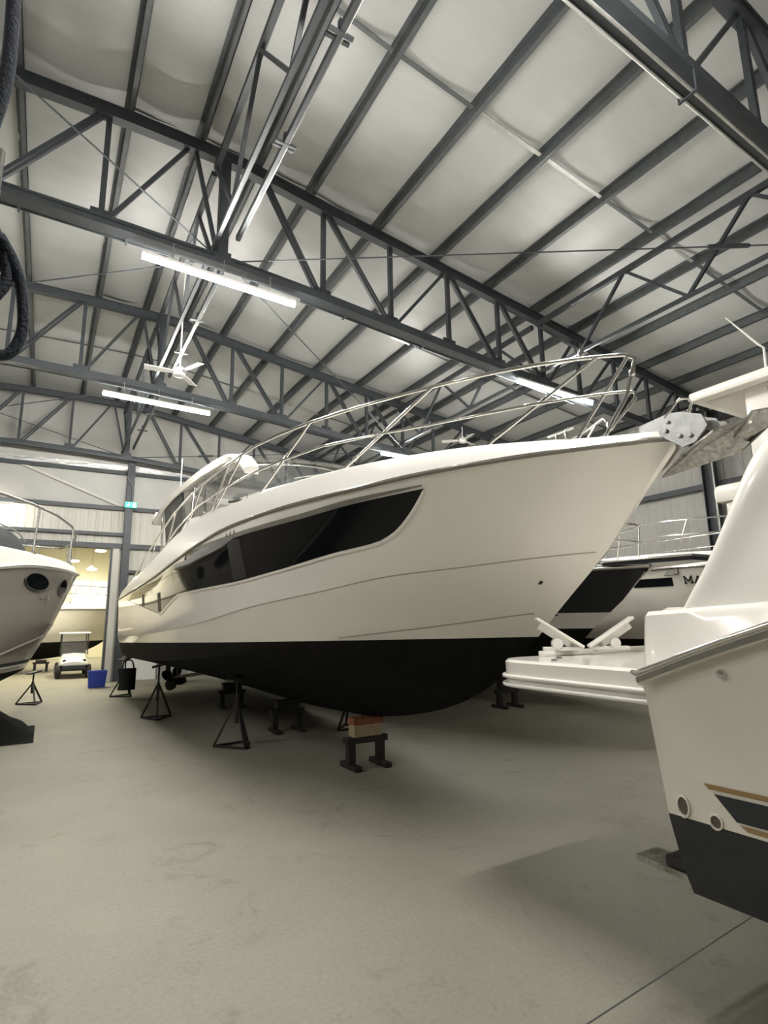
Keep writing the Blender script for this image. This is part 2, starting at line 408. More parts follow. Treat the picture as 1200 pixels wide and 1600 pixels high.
# conduit along the ridge
def ridge_conduit(Ya, Yb, label):
    X, Z = 2.0, 7.32
    t = thing('ridge_conduit', label, 'conduit', (X, (Ya+Yb)/2, Z), group='conduits along the ridge')
    h = (Yb-Ya)/2
    mb = MB(); mb.bar((0, -h, 0), (0, h, 0), 0.05, 0.08); mb.build('channel', 'iron', t)
    mb = MB(); mb.tube([(0.035, -h, -0.035), (0.035, h, -0.035)], 0.007, 6); mb.build('pipe', 'galv', t)
    for y in [k*1.5-h+0.6 for k in range(int(2*h/1.5))]:
        mb = MB(); mb.box((0, y, -0.03), (0.26, 0.04, 0.03)); mb.box((0, y+0.09, 0.0), (0.26, 0.04, 0.03)); mb.box((0, y, 0.06), (0.05, 0.05, 0.12)); mb.build('clamp', 'iron', t)
ridge_conduit(0.5, 7.6, 'grey conduit channel hung along the roof ridge before the big strip light')
ridge_conduit(8.1, 13.1, 'grey conduit channel along the roof ridge behind the big strip light')
ridge_conduit(13.7, 19.4, 'grey conduit channel along the roof ridge near the end wall')

# strip lights ---------------------------------------------------------
def strip_light(xa, xb, Y, za, zb_, label, pieces=1):
    cx = (xa+xb)/2; cz = (za+zb_)/2
    t = thing('strip_light', label, 'strip light', (cx, Y, cz), group='strip lights under the trusses')
    a = Vector((xa-cx, 0, za-cz)); b = Vector((xb-cx, 0, zb_-cz))
    for k in range(pieces):
        p = a.lerp(b, k/pieces+0.004*(k > 0)); q = a.lerp(b, (k+1)/pieces-0.004*(k < pieces-1))
        mb = MB(); mb.tube([p, q], 0.032, 6); mb.build('tube', 'lamp', t)
    mb = MB(); mb.bar(a+Vector((0, 0, 0.055)), b+Vector((0, 0, 0.055)), 0.10, 0.04); mb.build('housing', 'white', t)
    for f in (0.18, 0.5, 0.82):
        p = a.lerp(b, f); zt_ = zbot(cx+p.x)-cz-0.07
        if zt_ > p.z+0.06:
            mb = MB(); mb.tube([(p.x, 0, p.z+0.075), (p.x, 0, zt_)], 0.006, 5); mb.build('hanger', 'galv', t)
strip_light(0.74, 2.97, 7.75, 6.69, 6.59, 'long glowing strip light hanging below the truss over the left floor')
strip_light(0.68, 2.98, 13.25, 6.69, 6.62, 'glowing strip light hanging beyond the ceiling fan')
strip_light(7.63, 9.75, 7.75, 6.30, 6.24, 'glowing strip light behind the bow rail of the white yacht', 3)
strip_light(7.72, 9.02, 13.25, 6.30, 6.28, 'far glowing strip light just above the deck of the white yacht', 2)
for (xx, yy, l) in ((2.2, 1.3, 'unseen strip light over the open floor beside the covered cruiser'),
                    (-5.0, 7.75, 'added unseen strip light near the left side wall behind the porthole cruiser'),
                    (-6.2, 2.3, 'added unseen strip light near the left side wall level with the steel pole')):
    strip_light(xx-1.15, xx+1.15, yy, zbot(xx)-0.4, zbot(xx)-0.45, l)  # lamps out of view, added to raise the brightness of the hall

# ceiling fans -----------------------------------------------------------
def fan(loc, ztop_, rot, label, r=0.62):
    t = thing('ceiling_fan', label, 'fan', loc, rot, group='white ceiling fans')
    mb = MB(); mb.lathe([(0.03, -0.09), (0.1, -0.07), (0.12, 0), (0.09, 0.08), (0.03, 0.12)], n=14); mb.build('motor', 'white', t, smooth=40)
    mb = MB(); mb.tube([(0, 0, 0.1), (0, 0, ztop_-loc[2])], 0.015, 6); mb.build('downrod', 'white', t)
    for k in range(3):
        a = 2*pi*k/3; R = Matrix.Rotation(a, 3, 'Z') @ Matrix.Rotation(radians(12), 3, 'X')
        mb = MB(); mb.prism([R @ Vector(p) for p in ((0.1, -0.035, 0), (0.25, -0.07, 0), (r, -0.075, 0), (r, 0.075, 0), (0.25, 0.06, 0), (0.1, 0.035, 0))], R @ Vector((0, 0, 0.012)))
        mb.build('blade', 'white', t)
fan((1.80, 10.6, 6.36), 8.5, radians(175), 'white three-bladed ceiling fan over the aft of the yacht')
fan((10.4, 13.0, 7.02), 7.45, radians(20), 'white ceiling fan showing above the yacht foredeck')

# end wall -----------------------------------------------------------------
def ribbed(mb, x0, x1, z0, z1, y, pitch=0.22, d=0.012, axis='x'):
    n = max(1, int((x1-x0)/pitch)); xs = []
    for k in range(n):
        a = x0+(x1-x0)*k/n; w = (x1-x0)/n
        xs += [(a, 0), (a+w*0.55, 0), (a+w*0.65, d), (a+w*0.9, d)]
    xs.append((x1, 0))
    def pt(x, o, z): return (x, y-o, z) if axis == 'x' else (y-o, x, z)
    mb.grid([[pt(x, o, z) for x, o in xs] for z in (z0, z1)])
DX0, DX1, DZ = -3.2, 1.68, 4.12
mb = MB(); ribbed(mb, XL, DX0, 0, 5.5, YE); ribbed(mb, DX1, XR, 0, 5.5, YE); ribbed(mb, DX0, DX1, DZ, 5.5, YE)
wall_back = struct(mb.build('wall_back', 'wall'))
mb = MB(); xs = [XL+k*(XR-XL)/40 for k in range(41)]
mb.grid([[(x, YE-0.02, 5.45) for x in xs], [(x, YE-0.02, ztop(x)+0.45) for x in xs]]); mb.build('insulation_sheet', 'wall_ins', wall_back)
mb = MB(); mb.grid([[(x, YE-0.06, z+0.02*sin(x*7)) for x in xs] for z in (6.74, 6.82, 6.92)]); mb.build('foil_strip', 'foil', wall_back, smooth=50)
for z, xa, xb, h in ((5.46, XL, XR, 0.13), (4.60, XL, 2.0, 0.10), (4.22, XL, 3.6, 0.16), (6.66, XL, XR, 0.12), (2.6, 2.2, XR, 0.1), (3.4, 2.2, XR, 0.1), (4.5, 3.6, XR, 0.1)):
    mb = MB(); mb.box(((xa+xb)/2, YE-0.10, z), (xb-xa, 0.12, h)); mb.build('girt', 'iron', wall_back)
for x, h in ((2.07, 7.05), (8.35, 6.5), (-4.6, 6.9)):
    mb = MB(); mb.box((x, YE-0.32, h/2), (0.22, 0.02, h)); mb.box((x, YE-0.18, h/2), (0.22, 0.02, h)); mb.box((x, YE-0.25, h/2), (0.02, 0.14, h))
    mb.build('column', 'iron', wall_back)
mb = MB(); mb.tube([(1.97, YE-0.4, 6.9), (1.97, YE-0.4, 6.4), (2.12, YE-0.4, 6.15), (2.12, YE-0.4, 5.7)], 0.02, 6); mb.build('conduit_pipe', 'purlin', wall_back)
# door frame and post beside the opening
mb = MB(); mb.box((DX1+0.10, YE-0.12, DZ/2), (0.20, 0.3, DZ)); mb.build('door_jamb', 'wall', wall_back)
mb = MB(); mb.box((DX1-0.02, YE-0.1, DZ/2), (0.06, 0.34, DZ)); mb.build('door_jamb_edge', 'iron', wall_back)
# diagonal flashing on the end wall with the lit ribbed strip beneath it
mb = MB(); mb.bar((-2.4, YE-0.08, 7.15), (1.86, YE-0.08, 5.54), 0.06, 0.08); struct(mb.build('trim_1', 'wall'))
# lower panels right of the column
for k, (xa, xb) in enumerate(((2.25, 3.2), (3.24, 4.2))):
    mb = MB(); mb.box(((xa+xb)/2, YE-0.2, 0.55), (xb-xa, 0.04, 1.1), bevel=0.008); mb.build('wall_panel', 'grey' if k else 'white', wall_back)
# exit sign
t = thing('exit_sign', 'small green lit exit sign on the end wall column', 'exit sign', (2.1, YE-0.42, 5.55))
mb = MB(); mb.box((0, 0, 0), (0.36, 0.06, 0.19)); mb.build('case', 'exit', t)
mb = MB()
mb.box((0.10, -0.033, 0), (0.09, 0.008, 0.14))                              # doorway
mb.tube([(-0.06, -0.035, 0.05), (-0.06, -0.036, 0.051)], 0.018, 6)
mb.bar((-0.06, -0.034, 0.03), (-0.09, -0.034, -0.02), 0.008, 0.02); mb.bar((-0.09, -0.034, -0.02), (-0.05, -0.034, -0.06), 0.008, 0.016)
mb.bar((-0.09, -0.034, -0.02), (-0.13, -0.034, -0.05), 0.008, 0.016); mb.bar((-0.065, -0.034, 0.02), (-0.02, -0.034, 0.0), 0.008, 0.014)
mb.build('running_figure', 'exit_w', t)

# wall lamp on the end wall, left
t = thing('wall_strip_lamp', 'bright strip lamp on the end wall above the left cruiser', 'wall lamp', (-1.85, YE-0.6, 5.18))
mb = MB(); mb.box((0, 0, 0.07), (1.5, 0.12, 0.10)); mb.build('housing', 'white', t)
mb = MB(); mb.tube([(-0.72, 0, -0.03), (0.72, 0, -0.03)], 0.035, 6); mb.build('tube', 'wall_lamp', t)
mb = MB(); mb.box((0, 0.25, 0.08), (0.05, 0.42, 0.04)); mb.build('bracket', 'iron', t)

# right side wall -----------------------------------------------------------
mb = MB(); ribbed(mb, YB, YE, 0, 7.2, XR, axis='y'); wall_right = struct(mb.build('wall_right', 'wall_ins'))
for z, h in ((4.98, 0.14), (3.3, 0.12), (1.6, 0.12), (6.75, 0.3)):
    mb = MB(); mb.box((XR-0.12, (YB+YE)/2, z), (0.14, YE-YB, h)); mb.build('girt', 'iron', wall_right)
for y in TRUSS_Y[:3]:
    mb = MB(); h = 6.95
    mb.box((XR-0.3, y-0.12, h/2), (0.26, 0.02, h)); mb.box((XR-0.3, y+0.12, h/2), (0.26, 0.02, h)); mb.box((XR-0.3, y, h/2), (0.02, 0.24, h))
    mb.build('column', 'iron', wall_right)
    mb = MB(); mb.tube([(XR-0.5, y-0.2, 6.8), (XR-0.5, y-0.2, 0.1)], 0.025, 6); mb.build('downpipe', 'galv', wall_right)
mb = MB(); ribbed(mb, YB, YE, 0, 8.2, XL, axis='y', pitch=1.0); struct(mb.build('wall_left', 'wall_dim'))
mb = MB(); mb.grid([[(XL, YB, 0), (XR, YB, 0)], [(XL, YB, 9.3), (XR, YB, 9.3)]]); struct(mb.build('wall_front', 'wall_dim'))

# the next hall, seen through the opening -------------------------------------
mb = MB(); mb.grid([[(-9, 36, 0), (9, 36, 0)], [(-9, 36, 7), (9, 36, 7)]]); wh = struct(mb.build('wall_far', 'cream'))
for x in (-9, 9):
    mb = MB(); mb.grid([[(x, YE+.1, 0), (x, 36, 0)], [(x, YE+.1, 7), (x, 36, 7)]]); struct(mb.build('wall_side', 'cream'))
mb = MB(); mb.grid([[(-9, YE+.1, 6.1), (9, YE+.1, 6.1)], [(-9, 36, 6.1), (9, 36, 6.1)]]); ch = struct(mb.build('ceiling_far', 'cream'))
for y in (22.5, 25, 27.5, 30, 32.5, 35):
    mb = MB(); mb.box((0, y, 6.0), (18, 0.12, 0.18)); mb.build('beam', 'white', ch)
PL = ['directly behind the door lintel', 'above the far boat cabin', 'near the far lit windows', 'close beside another by the far wall', 'added unseen out over the side of the opening', 'added unseen above the golf cart bonnet']
for k, (x, y, z) in enumerate(((1.2, 24.2, 5.25), (1.9, 28.5, 5.0), (1.0, 32.5, 4.9), (1.9, 33.6, 4.6), (-1.4, 22.4, 5.5), (0.7, 22.0, 5.55))):  # last two hidden above the lintel, added to light the boat behind
    t = thing('pendant_lamp', 'round glowing pendant lamp in the next hall, ' + PL[k], 'lamp', (x, y, z), group='pendant lamps in the next hall')
    mb = MB(); mb.lathe([(0.05, 0.22), (0.12, 0.16), (0.24, 0.04), (0.25, 0.02)], n=14); mb.build('shade', 'white', t, smooth=40)
    mb = MB(); mb.lathe([(0.22, 0.02), (0.2, -0.02), (0.02, -0.05)], n=14); mb.build('bulb', 'hall_lamp', t, smooth=60)
    mb = MB(); mb.tube([(0, 0, 0.2), (0, 0, 6.1-z)], 0.01, 5); mb.build('cord', 'grey', t)
for k in range(2):
    w = struct(MB().box((1.55+k*1.0, 35.9, 3.5), (0.8, 0.08, 1.3)).build('window_%d' % (k+1), 'window_lit'))
    for dx in (-0.42, 0, 0.42):
        MB().box((1.55+k*1.0+dx, 35.84, 3.5), (0.05, 0.05, 1.36)).build('mullion', 'white', w)
    for dz in (-0.66, 0, 0.66):
        MB().box((1.55+k*1.0, 35.84, 3.5+dz), (0.86, 0.05, 0.05)).build('mullion', 'white', w)

# ================================================================== BOATS
def lerp(a, b, t): return a+(b-a)*t
class Hull:
    """Hull from longitudinal lines [(y, half-breadth, z)...] listed keel -> sheer; y runs aft from the bow."""
    def __init__(s, lines, L, rows, nu=56, power=1.7):
        s.L = L; s.lines = []
        for ln in lines:
            s.lines.append((ln[0][0], pchip([(p[0], p[1]) for p in ln]), pchip([(p[0], p[2]) for p in ln])))
        g = []
        for li in range(len(lines)):
            y0, fb, fz = s.lines[li]; row = []
            for k in range(nu+1):
                u = (k/nu)**power; y = y0+(L-y0)*u; row.append(Vector((-max(0, fb(y)), y, fz(y))))
            g.append(row)
        s.rows = []
        for li in range(len(g)-1):
            n = rows[li]
            for j in range(n):
                t = j/n; bulge = 0.0
                s.rows.append([g[li][k].lerp(g[li+1][k], t) for k in range(nu+1)])
        s.rows.append(g[-1]); s.nu = nu
        bm = bmesh.new(); R = []
        for sgn in (1, -1):
            vv = [[bm.verts.new((p.x*sgn, p.y, p.z)) for p in row] for row in s.rows]
            for i in range(len(vv)-1):
                for k in range(nu):
                    q = (vv[i][k], vv[i][k+1], vv[i+1][k+1], vv[i+1][k])
                    bm.faces.new(q if sgn > 0 else q[::-1])
            R.append(vv)
        # transom
        for i in range(len(s.rows)-1):
            bm.faces.new((R[0][i][nu], R[1][i][nu], R[1][i+1][nu], R[0][i+1][nu]))
        bmesh.ops.remove_doubles(bm, verts=bm.verts, dist=1e-4)
        bmesh.ops.dissolve_degenerate(bm, edges=bm.edges, dist=1e-5)
        bmesh.ops.recalc_face_normals(bm, faces=bm.faces)
        s.bm = bm; s.tree = BVHTree.FromBMesh(bm)
    def sheer(s, y):
        y0, fb, fz = s.lines[-1]; return fb(y), fz(y)
    def hit(s, y, z, side=-1):
        h = s.tree.ray_cast(Vector((side*8, y, z)), Vector((-side, 0, 0)))
        return h[0], h[1]
    def split(s, cuts, root, names, mats, smooth=26):
        """cuts: list of (z at y=0, slope); lowest first. Builds one mesh per band."""
        bm = s.bm; bands = []
        for ci in range(len(cuts)+1):
            b = bm.copy()
            if ci > 0:
                z0, k = cuts[ci-1]
                bmesh.ops.bisect_plane(b, geom=b.verts[:]+b.edges[:]+b.faces[:], plane_co=(0, 0, z0), plane_no=Vector((0, -k, 1)).normalized(), clear_inner=True)
            if ci < len(cuts):
                z0, k = cuts[ci]
                bmesh.ops.bisect_plane(b, geom=b.verts[:]+b.edges[:]+b.faces[:], plane_co=(0, 0, z0), plane_no=Vector((0, -k, 1)).normalized(), clear_outer=True)
            me = bpy.data.meshes.new(names[ci]); b.to_mesh(me); b.free()
            bands.append(link(names[ci], me, mats[ci], root, smooth))
        return bands
    def strip(s, ys, zc, h, off, name, m, root, both=True, nz=2, smooth=40):
        """band lying on the hull: zc(y), height h(y), pushed out by off"""
        for side in ((-1, 1) if both else (-1,)):
            mb = MB(); rows = []
            for j in range(nz+1):
                row = []
                for y in ys:
                    z = zc(y)+h(y)*(j/nz-0.5); p, n = s.hit(y, z, side)
                    if p is None: p = Vector((0, y, z)); n = Vector((side, 0, 0))
                    row.append(p+Vector((side*off, 0, 0)))
                rows.append(row)
            mb.grid(rows); mb.build(name, m, root, smooth=smooth, solid=0)

def deck_mesh(H, ztop_f, root, name='deck', m='deck', y1=None, n=60, inset=0.10):
    L = y1 or H.L; mb = MB(); rows = []
    for k in range(n+1):
        y = L*(k/n)**1.6; y = max(y, 0.0)
        b, z = H.sheer(y); zt_ = ztop_f(y); sc = min(1.0, b/0.5)
        prof = [(b, z), (b-0.02*sc, z+0.4*(zt_-z)), (b-inset*0.7*sc, zt_-0.02), (b-inset*1.1*sc, zt_), (b-inset*2.2*sc, zt_), (b-inset*2.8*sc, zt_-0.035*sc), (b*0.4, zt_), (0, zt_+0.02*sc)]
        full = [(-x, y, zz) for x, zz in prof] + [(x, y, zz) for x, zz in reversed(prof[:-1])]
        rows.append(full)
    mb.grid(rows); 
    o = mb.build(name, m, root, smooth=38)
    return o
def rub_rail(H, root, m='rubrail', r=0.028, y1=None, dz=0.0, inner='steel', n=50):
    L = y1 or H.L
    for side in (-1, 1):
        pts = []
        for k in range(n+1):
            y = L*(k/n)**1.6; b, z = H.sheer(y); pts.append((side*(b+0.006), y, z+dz))
        mb = MB(); mb.tube(pts, r, 8); mb.build('rub_rail', m, root, smooth=60)
        if inner:
            mb = MB(); mb.tube([(x+side*r*0.9, y, z+0.006) for x, y, z in pts], r*0.38, 6); mb.build('rub_rail_insert', inner, root, smooth=60)

# ---------------------------------------------------------------- main yacht
BX, BY = 3.5, 2.15
yacht = thing('motor_yacht', 'big white motor yacht with long black hull window, raised on stands', 'yacht', (BX, BY, 0))
zs = [(0, 2.86), (0.25, 2.84), (0.85, 2.82), (1.5, 2.805), (2.0, 2.79), (3.1, 2.79), (4.3, 2.77), (5.5, 2.70), (6.5, 2.61), (9.2, 2.46), (12, 2.40), (14.4, 2.36)]
fzs = pchip(zs)
SH = [(0, 0), (0.05, 0.11), (0.15, 0.22), (0.4, 0.47), (0.85, 0.81), (1.45, 1.14), (2.15, 1.4), (3.05, 1.62), (4.35, 1.8), (5.85, 1.9), (7.85, 1.95), (10.85, 1.95), (14.4, 1.88)]
sheer = [(y, b, fzs(y)) for y, b in SH]
knuck = [(0.60, 0, 2.19), (0.75, 0.16, 2.18), (1.0, 0.38, 2.16), (1.45, 0.70, 2.12), (2.0, 0.98, 2.09), (2.85, 1.30, 1.99), (4.0, 1.56, 1.89), (5.7, 1.76, 1.72), (7.9, 1.86, 1.60), (11, 1.9, 1.5), (14.4, 1.84, 1.42)]
chine = [(1.13, 0, 1.75), (1.3, 0.15, 1.73), (1.6, 0.34, 1.69), (2.0, 0.56, 1.64), (2.85, 0.95, 1.55), (3.9, 1.24, 1.45), (5.7, 1.52, 1.28), (7.9, 1.68, 1.13), (11, 1.74, 1.0), (14.4, 1.7, 0.93)]
keel = [(1.13, 0, 1.75), (1.35, 0, 1.56), (2.05, 0, 1.08), (2.7, 0, 0.84), (3.6, 0, 0.66), (4.4, 0, 0.57), (7, 0, 0.50), (14.4, 0, 0.55)]
HY = Hull([keel, chine, knuck, sheer], 14.4, [4, 4, 6], nu=72)
HY.split([(1.592, -0.0225)], yacht, ['hull_bottom', 'hull'], ['antifoul', 'gel'], smooth=14)
ztop_y = pchip([(0, 2.915), (0.25, 2.92), (0.65, 2.95), (1.0, 2.98), (1.55, 3.01), (2.3, 3.04), (3.8, 3.08), (5.2, 3.1), (6.7, 3.08), (8.2, 2.95), (10.5, 2.8), (12.85, 2.68), (14.4, 2.6)])
deck_mesh(HY, ztop_y, yacht)
rub_rail(HY, yacht, r=0.019)
# hull window
wt = pchip([(1.40, 2.705), (2.1, 2.68), (2.87, 2.65), (4.02, 2.645), (4.9, 2.64), (6.17, 2.66), (8.0, 2.55), (10.25, 2.46), (11.9, 2.25)])
wbm = pchip([(1.40, 2.70), (1.52, 2.60), (1.66, 2.50), (1.8, 2.42), (1.98, 2.36), (2.46, 2.31), (3.36, 2.22), (4.44, 2.16), (6.55, 2.135)])
_wb0 = wbm
def wbm(y):
    if y < 6.55: return _wb0(y)
    return lerp(2.135, 1.87, (y-6.55)/1.3) if y < 7.85 else lerp(1.87, 2.26, (y-7.85)/4.05)
ys = [1.40+(11.9-1.40)*(k/80)**1.35 for k in range(81)]
HY.strip(ys, lambda y: (wt(y)+wbm(y))/2, lambda y: max(0.004, wt(y)-wbm(y)), 0.004, 'hull_window', 'glass_dark', yacht, nz=6)
HY.strip([y for y in ys], lambda y: wbm(y)-0.012, lambda y: 0.024, 0.014, 'window_trim', 'gel', yacht, nz=2)
HY.strip([y for y in ys if y < 8], lambda y: wt(y)+0.022, lambda y: 0.044*min(1, (y-1.35)/1.0+0.2), 0.007, 'window_brow', 'rubrail', yacht, nz=1)
for y0, y1 in ((4.0, 4.35), (9.4, 9.65), (7.75, 8.0)):
    yy = [y0+(y1-y0)*k/4 for k in range(5)]
    HY.strip(yy, lambda y: (wt(y)+wbm(y))/2, lambda y: (wt(y)-wbm(y))*0.9, 0.007, 'window_mullion', 'black', yacht, nz=2)
# shade of the knuckle step painted as a grey strip, and spray rail
HY.strip([0.66+13.5*(k/60)**1.5 for k in range(61)], lambda y: HY.lines[2][2](y)-0.008, lambda y: 0.009, 0.002, 'knuckle_line', 'shade_and_rail', yacht, nz=1)
HY.strip([1.25+1.75*(k/30) for k in range(31)], lambda y: HY.lines[1][2](y)+0.012, lambda y: 0.010, 0.002, 'spray_rail', 'shade_and_rail', yacht, nz=1)
# small vents and drain
for k in range(3):
    p, n = HY.hit(4.12+k*0.115, 2.71-0.004*k, -1)
    mb = MB(); mb.lathe([(0.001, -0.004), (0.018, -0.003), (0.018, 0.004), (0.001, 0.006)], axis='X', n=10)
    o = mb.build('vent_slot', 'black', yacht); o.location = p; o.scale = (1, 0.8, 2.0)
p, n = HY.hit(1.07, 1.98, -1)
if p:
    mb = MB(); mb.lathe([(0.001, -0.004), (0.022, -0.003), (0.022, 0.004), (0.001, 0.006)], axis='X', n=12); o = mb.build('drain', 'black', yacht); o.location = p; o.scale = (1, 1.4, 0.7)
p, n = HY.hit(6.2, 2.5, -1)
# coachroof (foredeck trunk) and cockpit coaming
def loft(sections, name, m, root, smooth=40):
    mb = MB(); mb.grid(sections); mb.add(sections[0], [tuple(range(len(sections[0])))]); mb.add(sections[-1], [tuple(range(len(sections[-1])))])
    return mb.build(name, m, root, smooth=smooth)
def trunk_section(y, w, z0, z1, round_=0.12, lean=0.08):
    P = [(-w, y, z0), (-w+lean*0.7, y, lerp(z0, z1, 0.6)), (-w+lean+round_*0.3, y, z1-round_*0.25), (-w+lean+round_, y, z1), (0, y, z1+0.04)]
    return P + [(-x, yy, z) for x, yy, z in reversed(P[:-1])]
cw = pchip([(1.5, 0.25), (2.3, 0.78), (3.2, 1.08), (4.2, 1.25), (5.8, 1.36)]); cz = pchip([(1.5, 3.03), (2.3, 3.11), (3.0, 3.20), (4.3, 3.38), (5.8, 3.50)])
loft([trunk_section(y, cw(y), 2.95, cz(y), 0.1, 0.1) for y in [1.5+4.3*k/16 for k in range(17)]], 'coachroof', 'deck', yacht, 50)
kw = pchip([(5.4, 1.5), (7, 1.6), (9, 1.62), (12.5, 1.55)]); kz = pchip([(5.4, 3.30), (6.2, 3.42), (7.2, 3.48), (8.3, 3.55), (8.8, 3.44), (9.6, 3.1), (10.6, 2.85), (12.5, 2.75)])
loft([trunk_section(y, kw(y), 2.6, kz(y), 0.14, 0.12) for y in [5.4+7.1*k/26 for k in range(27)]], 'cockpit_coaming', 'deck', yacht, 50)
for side in (-1, 1):
    mb = MB(); mb.prism([(side*1.60, 8.5, 3.33), (side*1.57, 9.0, 3.30), (side*1.61, 8.0, 3.22), (side*1.62, 7.6, 3.22)], (side*0.03, 0, 0)); mb.build('side_vent', 'black', yacht)
# windscreen
def screen_curve(y, z, w, bow, n=14):
    return [(w*(2*k/n-1), y-bow*(1-(2*k/n-1)**2)+0.0, z) for k in range(n+1)]
rows = [[Vector(p) for p in screen_curve(5.9+1.0*t, 3.42+0.72*t, 1.36+0.0*t, 1.1-0.2*t)] for t in (0, 0.33, 0.66, 1)]
mb = MB(); mb.grid(rows); mb.build('windscreen', 'glass_clear', yacht, smooth=60)
mb = MB(); mb.tube(rows[-1], 0.016, 6); mb.build('windscreen_frame', 'steel', yacht, smooth=60)
mb = MB(); mb.tube(rows[0], 0.02, 6); mb.build('windscreen_base', 'rubber', yacht, smooth=60)
# hardtop: two white side beams and a smoked glass roof
hz = pchip([(4.95, 3.72), (5.3, 3.93), (5.75, 4.10), (6.4, 4.22), (8, 4.36), (10, 4.42), (11.6, 4.34), (12.3, 4.22)])
hyy = [4.95+7.35*(k/24)**1.2 for k in range(25)]
for side in (-1, 1):
    rows = []
    for y in hyy:
        z = hz(y); th = 0.10+0.07*min(1, (y-4.95)/2.0); w = 0.18+0.12*min(1, (y-4.95)/2.0)
        x0 = side*1.42
        rows.append([(x0, y, z-th), (x0+side*0.03, y, z-th*0.4), (x0-side*0.04, y, z), (x0-side*w, y, z+0.015), (x0-side*w, y, z-th), (x0, y, z-th)])
    loft(rows, 'hardtop_beam', 'gel', yacht, 40)
mb = MB(); mb.grid([[(-1.2+2.4*a/8, y, hz(y)-0.02+0.08*sin(pi*a/8)) for a in range(9)] for y in hyy[3:]]); mb.build('hardtop_glass', 'glass_smoke', yacht, smooth=60)
mb = MB(); mb.box((0, 11.2, 4.36), (2.5, 1.8, 0.16), bevel=0.05); mb.build('hardtop_aft', 'gel', yacht, smooth=40)
mb = MB(); mb.box((0, 12.35, 4.22), (2.9, 0.5, 0.12), rot=Matrix.Rotation(radians(-18), 3, 'X'), bevel=0.04); mb.build('spoiler', 'gel', yacht, smooth=40)
for side in (-1, 1):
    for (ya, za, yb, zb_) in ((6.5, 3.4, 5.9, 4.05), (8.0, 3.5, 8.2, 4.25), (7.0, 3.45, 7.6, 4.2), (9.6, 3.05, 10.2, 4.3), (10.8, 2.8, 11.6, 4.2)):
        mb = MB(); mb.tube([(side*1.45, ya, za), (side*1.36, yb, zb_)], 0.022, 8); mb.build('hardtop_strut', 'steel', yacht, smooth=60)
    mb = MB(); mb.prism([(side*1.38, 8.6, 3.4), (side*1.38, 10.6, 3.3), (side*1.36, 11.2, 4.25), (side*1.36, 9.3, 4.28)], (side*0.03, 0, 0)); mb.build('side_curtain', 'canvas', yacht)
for side in (-1, 1):
    mb = MB(); mb.grid([[(side*(1.45-0.09*t_), lerp(a, c_, u), lerp(3.42, hz(lerp(a, c_, u))-0.1, t_)) for u in [k/8 for k in range(9)]] for t_, a, c_ in ((0, 6.3, 8.7), (0.5, 6.1, 9.0), (1, 5.9, 9.3))])
    mb.build('side_window', 'glass_smoke', yacht, smooth=60)
# seats and aft sunpad
mb = MB(); mb.box((-1.0, 9.7, 3.0), (0.5, 0.6, 0.7), bevel=0.12); mb.build('helm_seat', 'deck', yacht, smooth=50)
mb = MB(); mb.box((0, 11.9, 2.95), (2.6, 1.2, 0.35), bevel=0.1); mb.build('sunpad', 'deck', yacht, smooth=50)
# aerials
for (x, y, h) in ((-1.0, 11.6, 1.2), (-0.6, 11.0, 0.75)):
    mb = MB(); mb.tube([(x, y, 4.4), (x+0.02, y+0.05, 4.4+h)], 0.012, 5); mb.build('aerial', 'white', yacht)
mb = MB(); mb.lathe([(0.03, 0), (0.2, 0.02), (0.22, 0.1), (0.12, 0.2), (0.02, 0.22)], c=(0.2, 10.6, 4.44), n=16); mb.build('radar_dome', 'canvas', yacht, smooth=50)
# bow rail
def rail_b(y): return max(0.05, HY.sheer(y)[0]-0.14-0.05*math.exp(-y/0.3))
tz = pchip([(0.1, 3.52), (0.6, 3.54), (1.35, 3.55), (2.8, 3.62), (3.9, 3.665), (4.3, 3.66), (6.3, 3.60), (7.6, 3.50), (9.5, 3.25), (12.6, 2.75)])
mz = pchip([(0.3, 3.25), (0.65, 3.24), (1.2, 3.23), (1.85, 3.27), (2.6, 3.33), (3.9, 3.36), (4.85, 3.37), (6.3, 3.33), (7.3, 3.2), (8.8, 2.95)])
yt = [0.16, 0.22, 0.32, 0.45, 0.65, 0.9, 1.2, 1.6, 2.1, 2.8, 3.4, 3.9, 4.4, 5.2, 6.3, 7.6, 9.0, 10.5, 12.6]
ym = [0.22, 0.30, 0.5, 0.7, 1.0, 1.4, 1.9, 2.6, 3.3, 3.9, 4.85, 6.0, 7.3, 8.8]
for side in (-1, 1):
    # top rail bends down at the nose and runs to the deck as the foremost post
    pts = [(side*rail_b(y), y, tz(y)) for y in reversed(yt[1:]) if side < 0 or y > 1.1]
    if side < 0: pts += [(side*rail_b(0.18), 0.175, 3.49), (side*rail_b(0.19), 0.185, 3.42), (side*rail_b(0.23), 0.22, 3.23), (side*rail_b(0.34), 0.34, 2.93)]
    if side > 0: pts += [(rail_b(1.14), 1.14, 3.45), (rail_b(1.3), 1.3, ztop_y(1.3)-0.02)]
    mb = MB(); mb.tube(pts, 0.0155, 8); mb.build('top_rail', 'steel', yacht, smooth=70)
    pts = [(side*rail_b(y), y, mz(y)) for y in reversed(ym) if side < 0 or y > 1.2]
    if side < 0: pts += [(-rail_b(0.2), 0.185, 3.235), (-rail_b(0.2), 0.185, 3.19), (-rail_b(0.3), 0.30, 3.0), (-rail_b(0.36), 0.35, 2.93)]
    mb = MB(); mb.tube(pts, 0.012, 8); mb.build('mid_rail', 'steel', yacht, smooth=70)
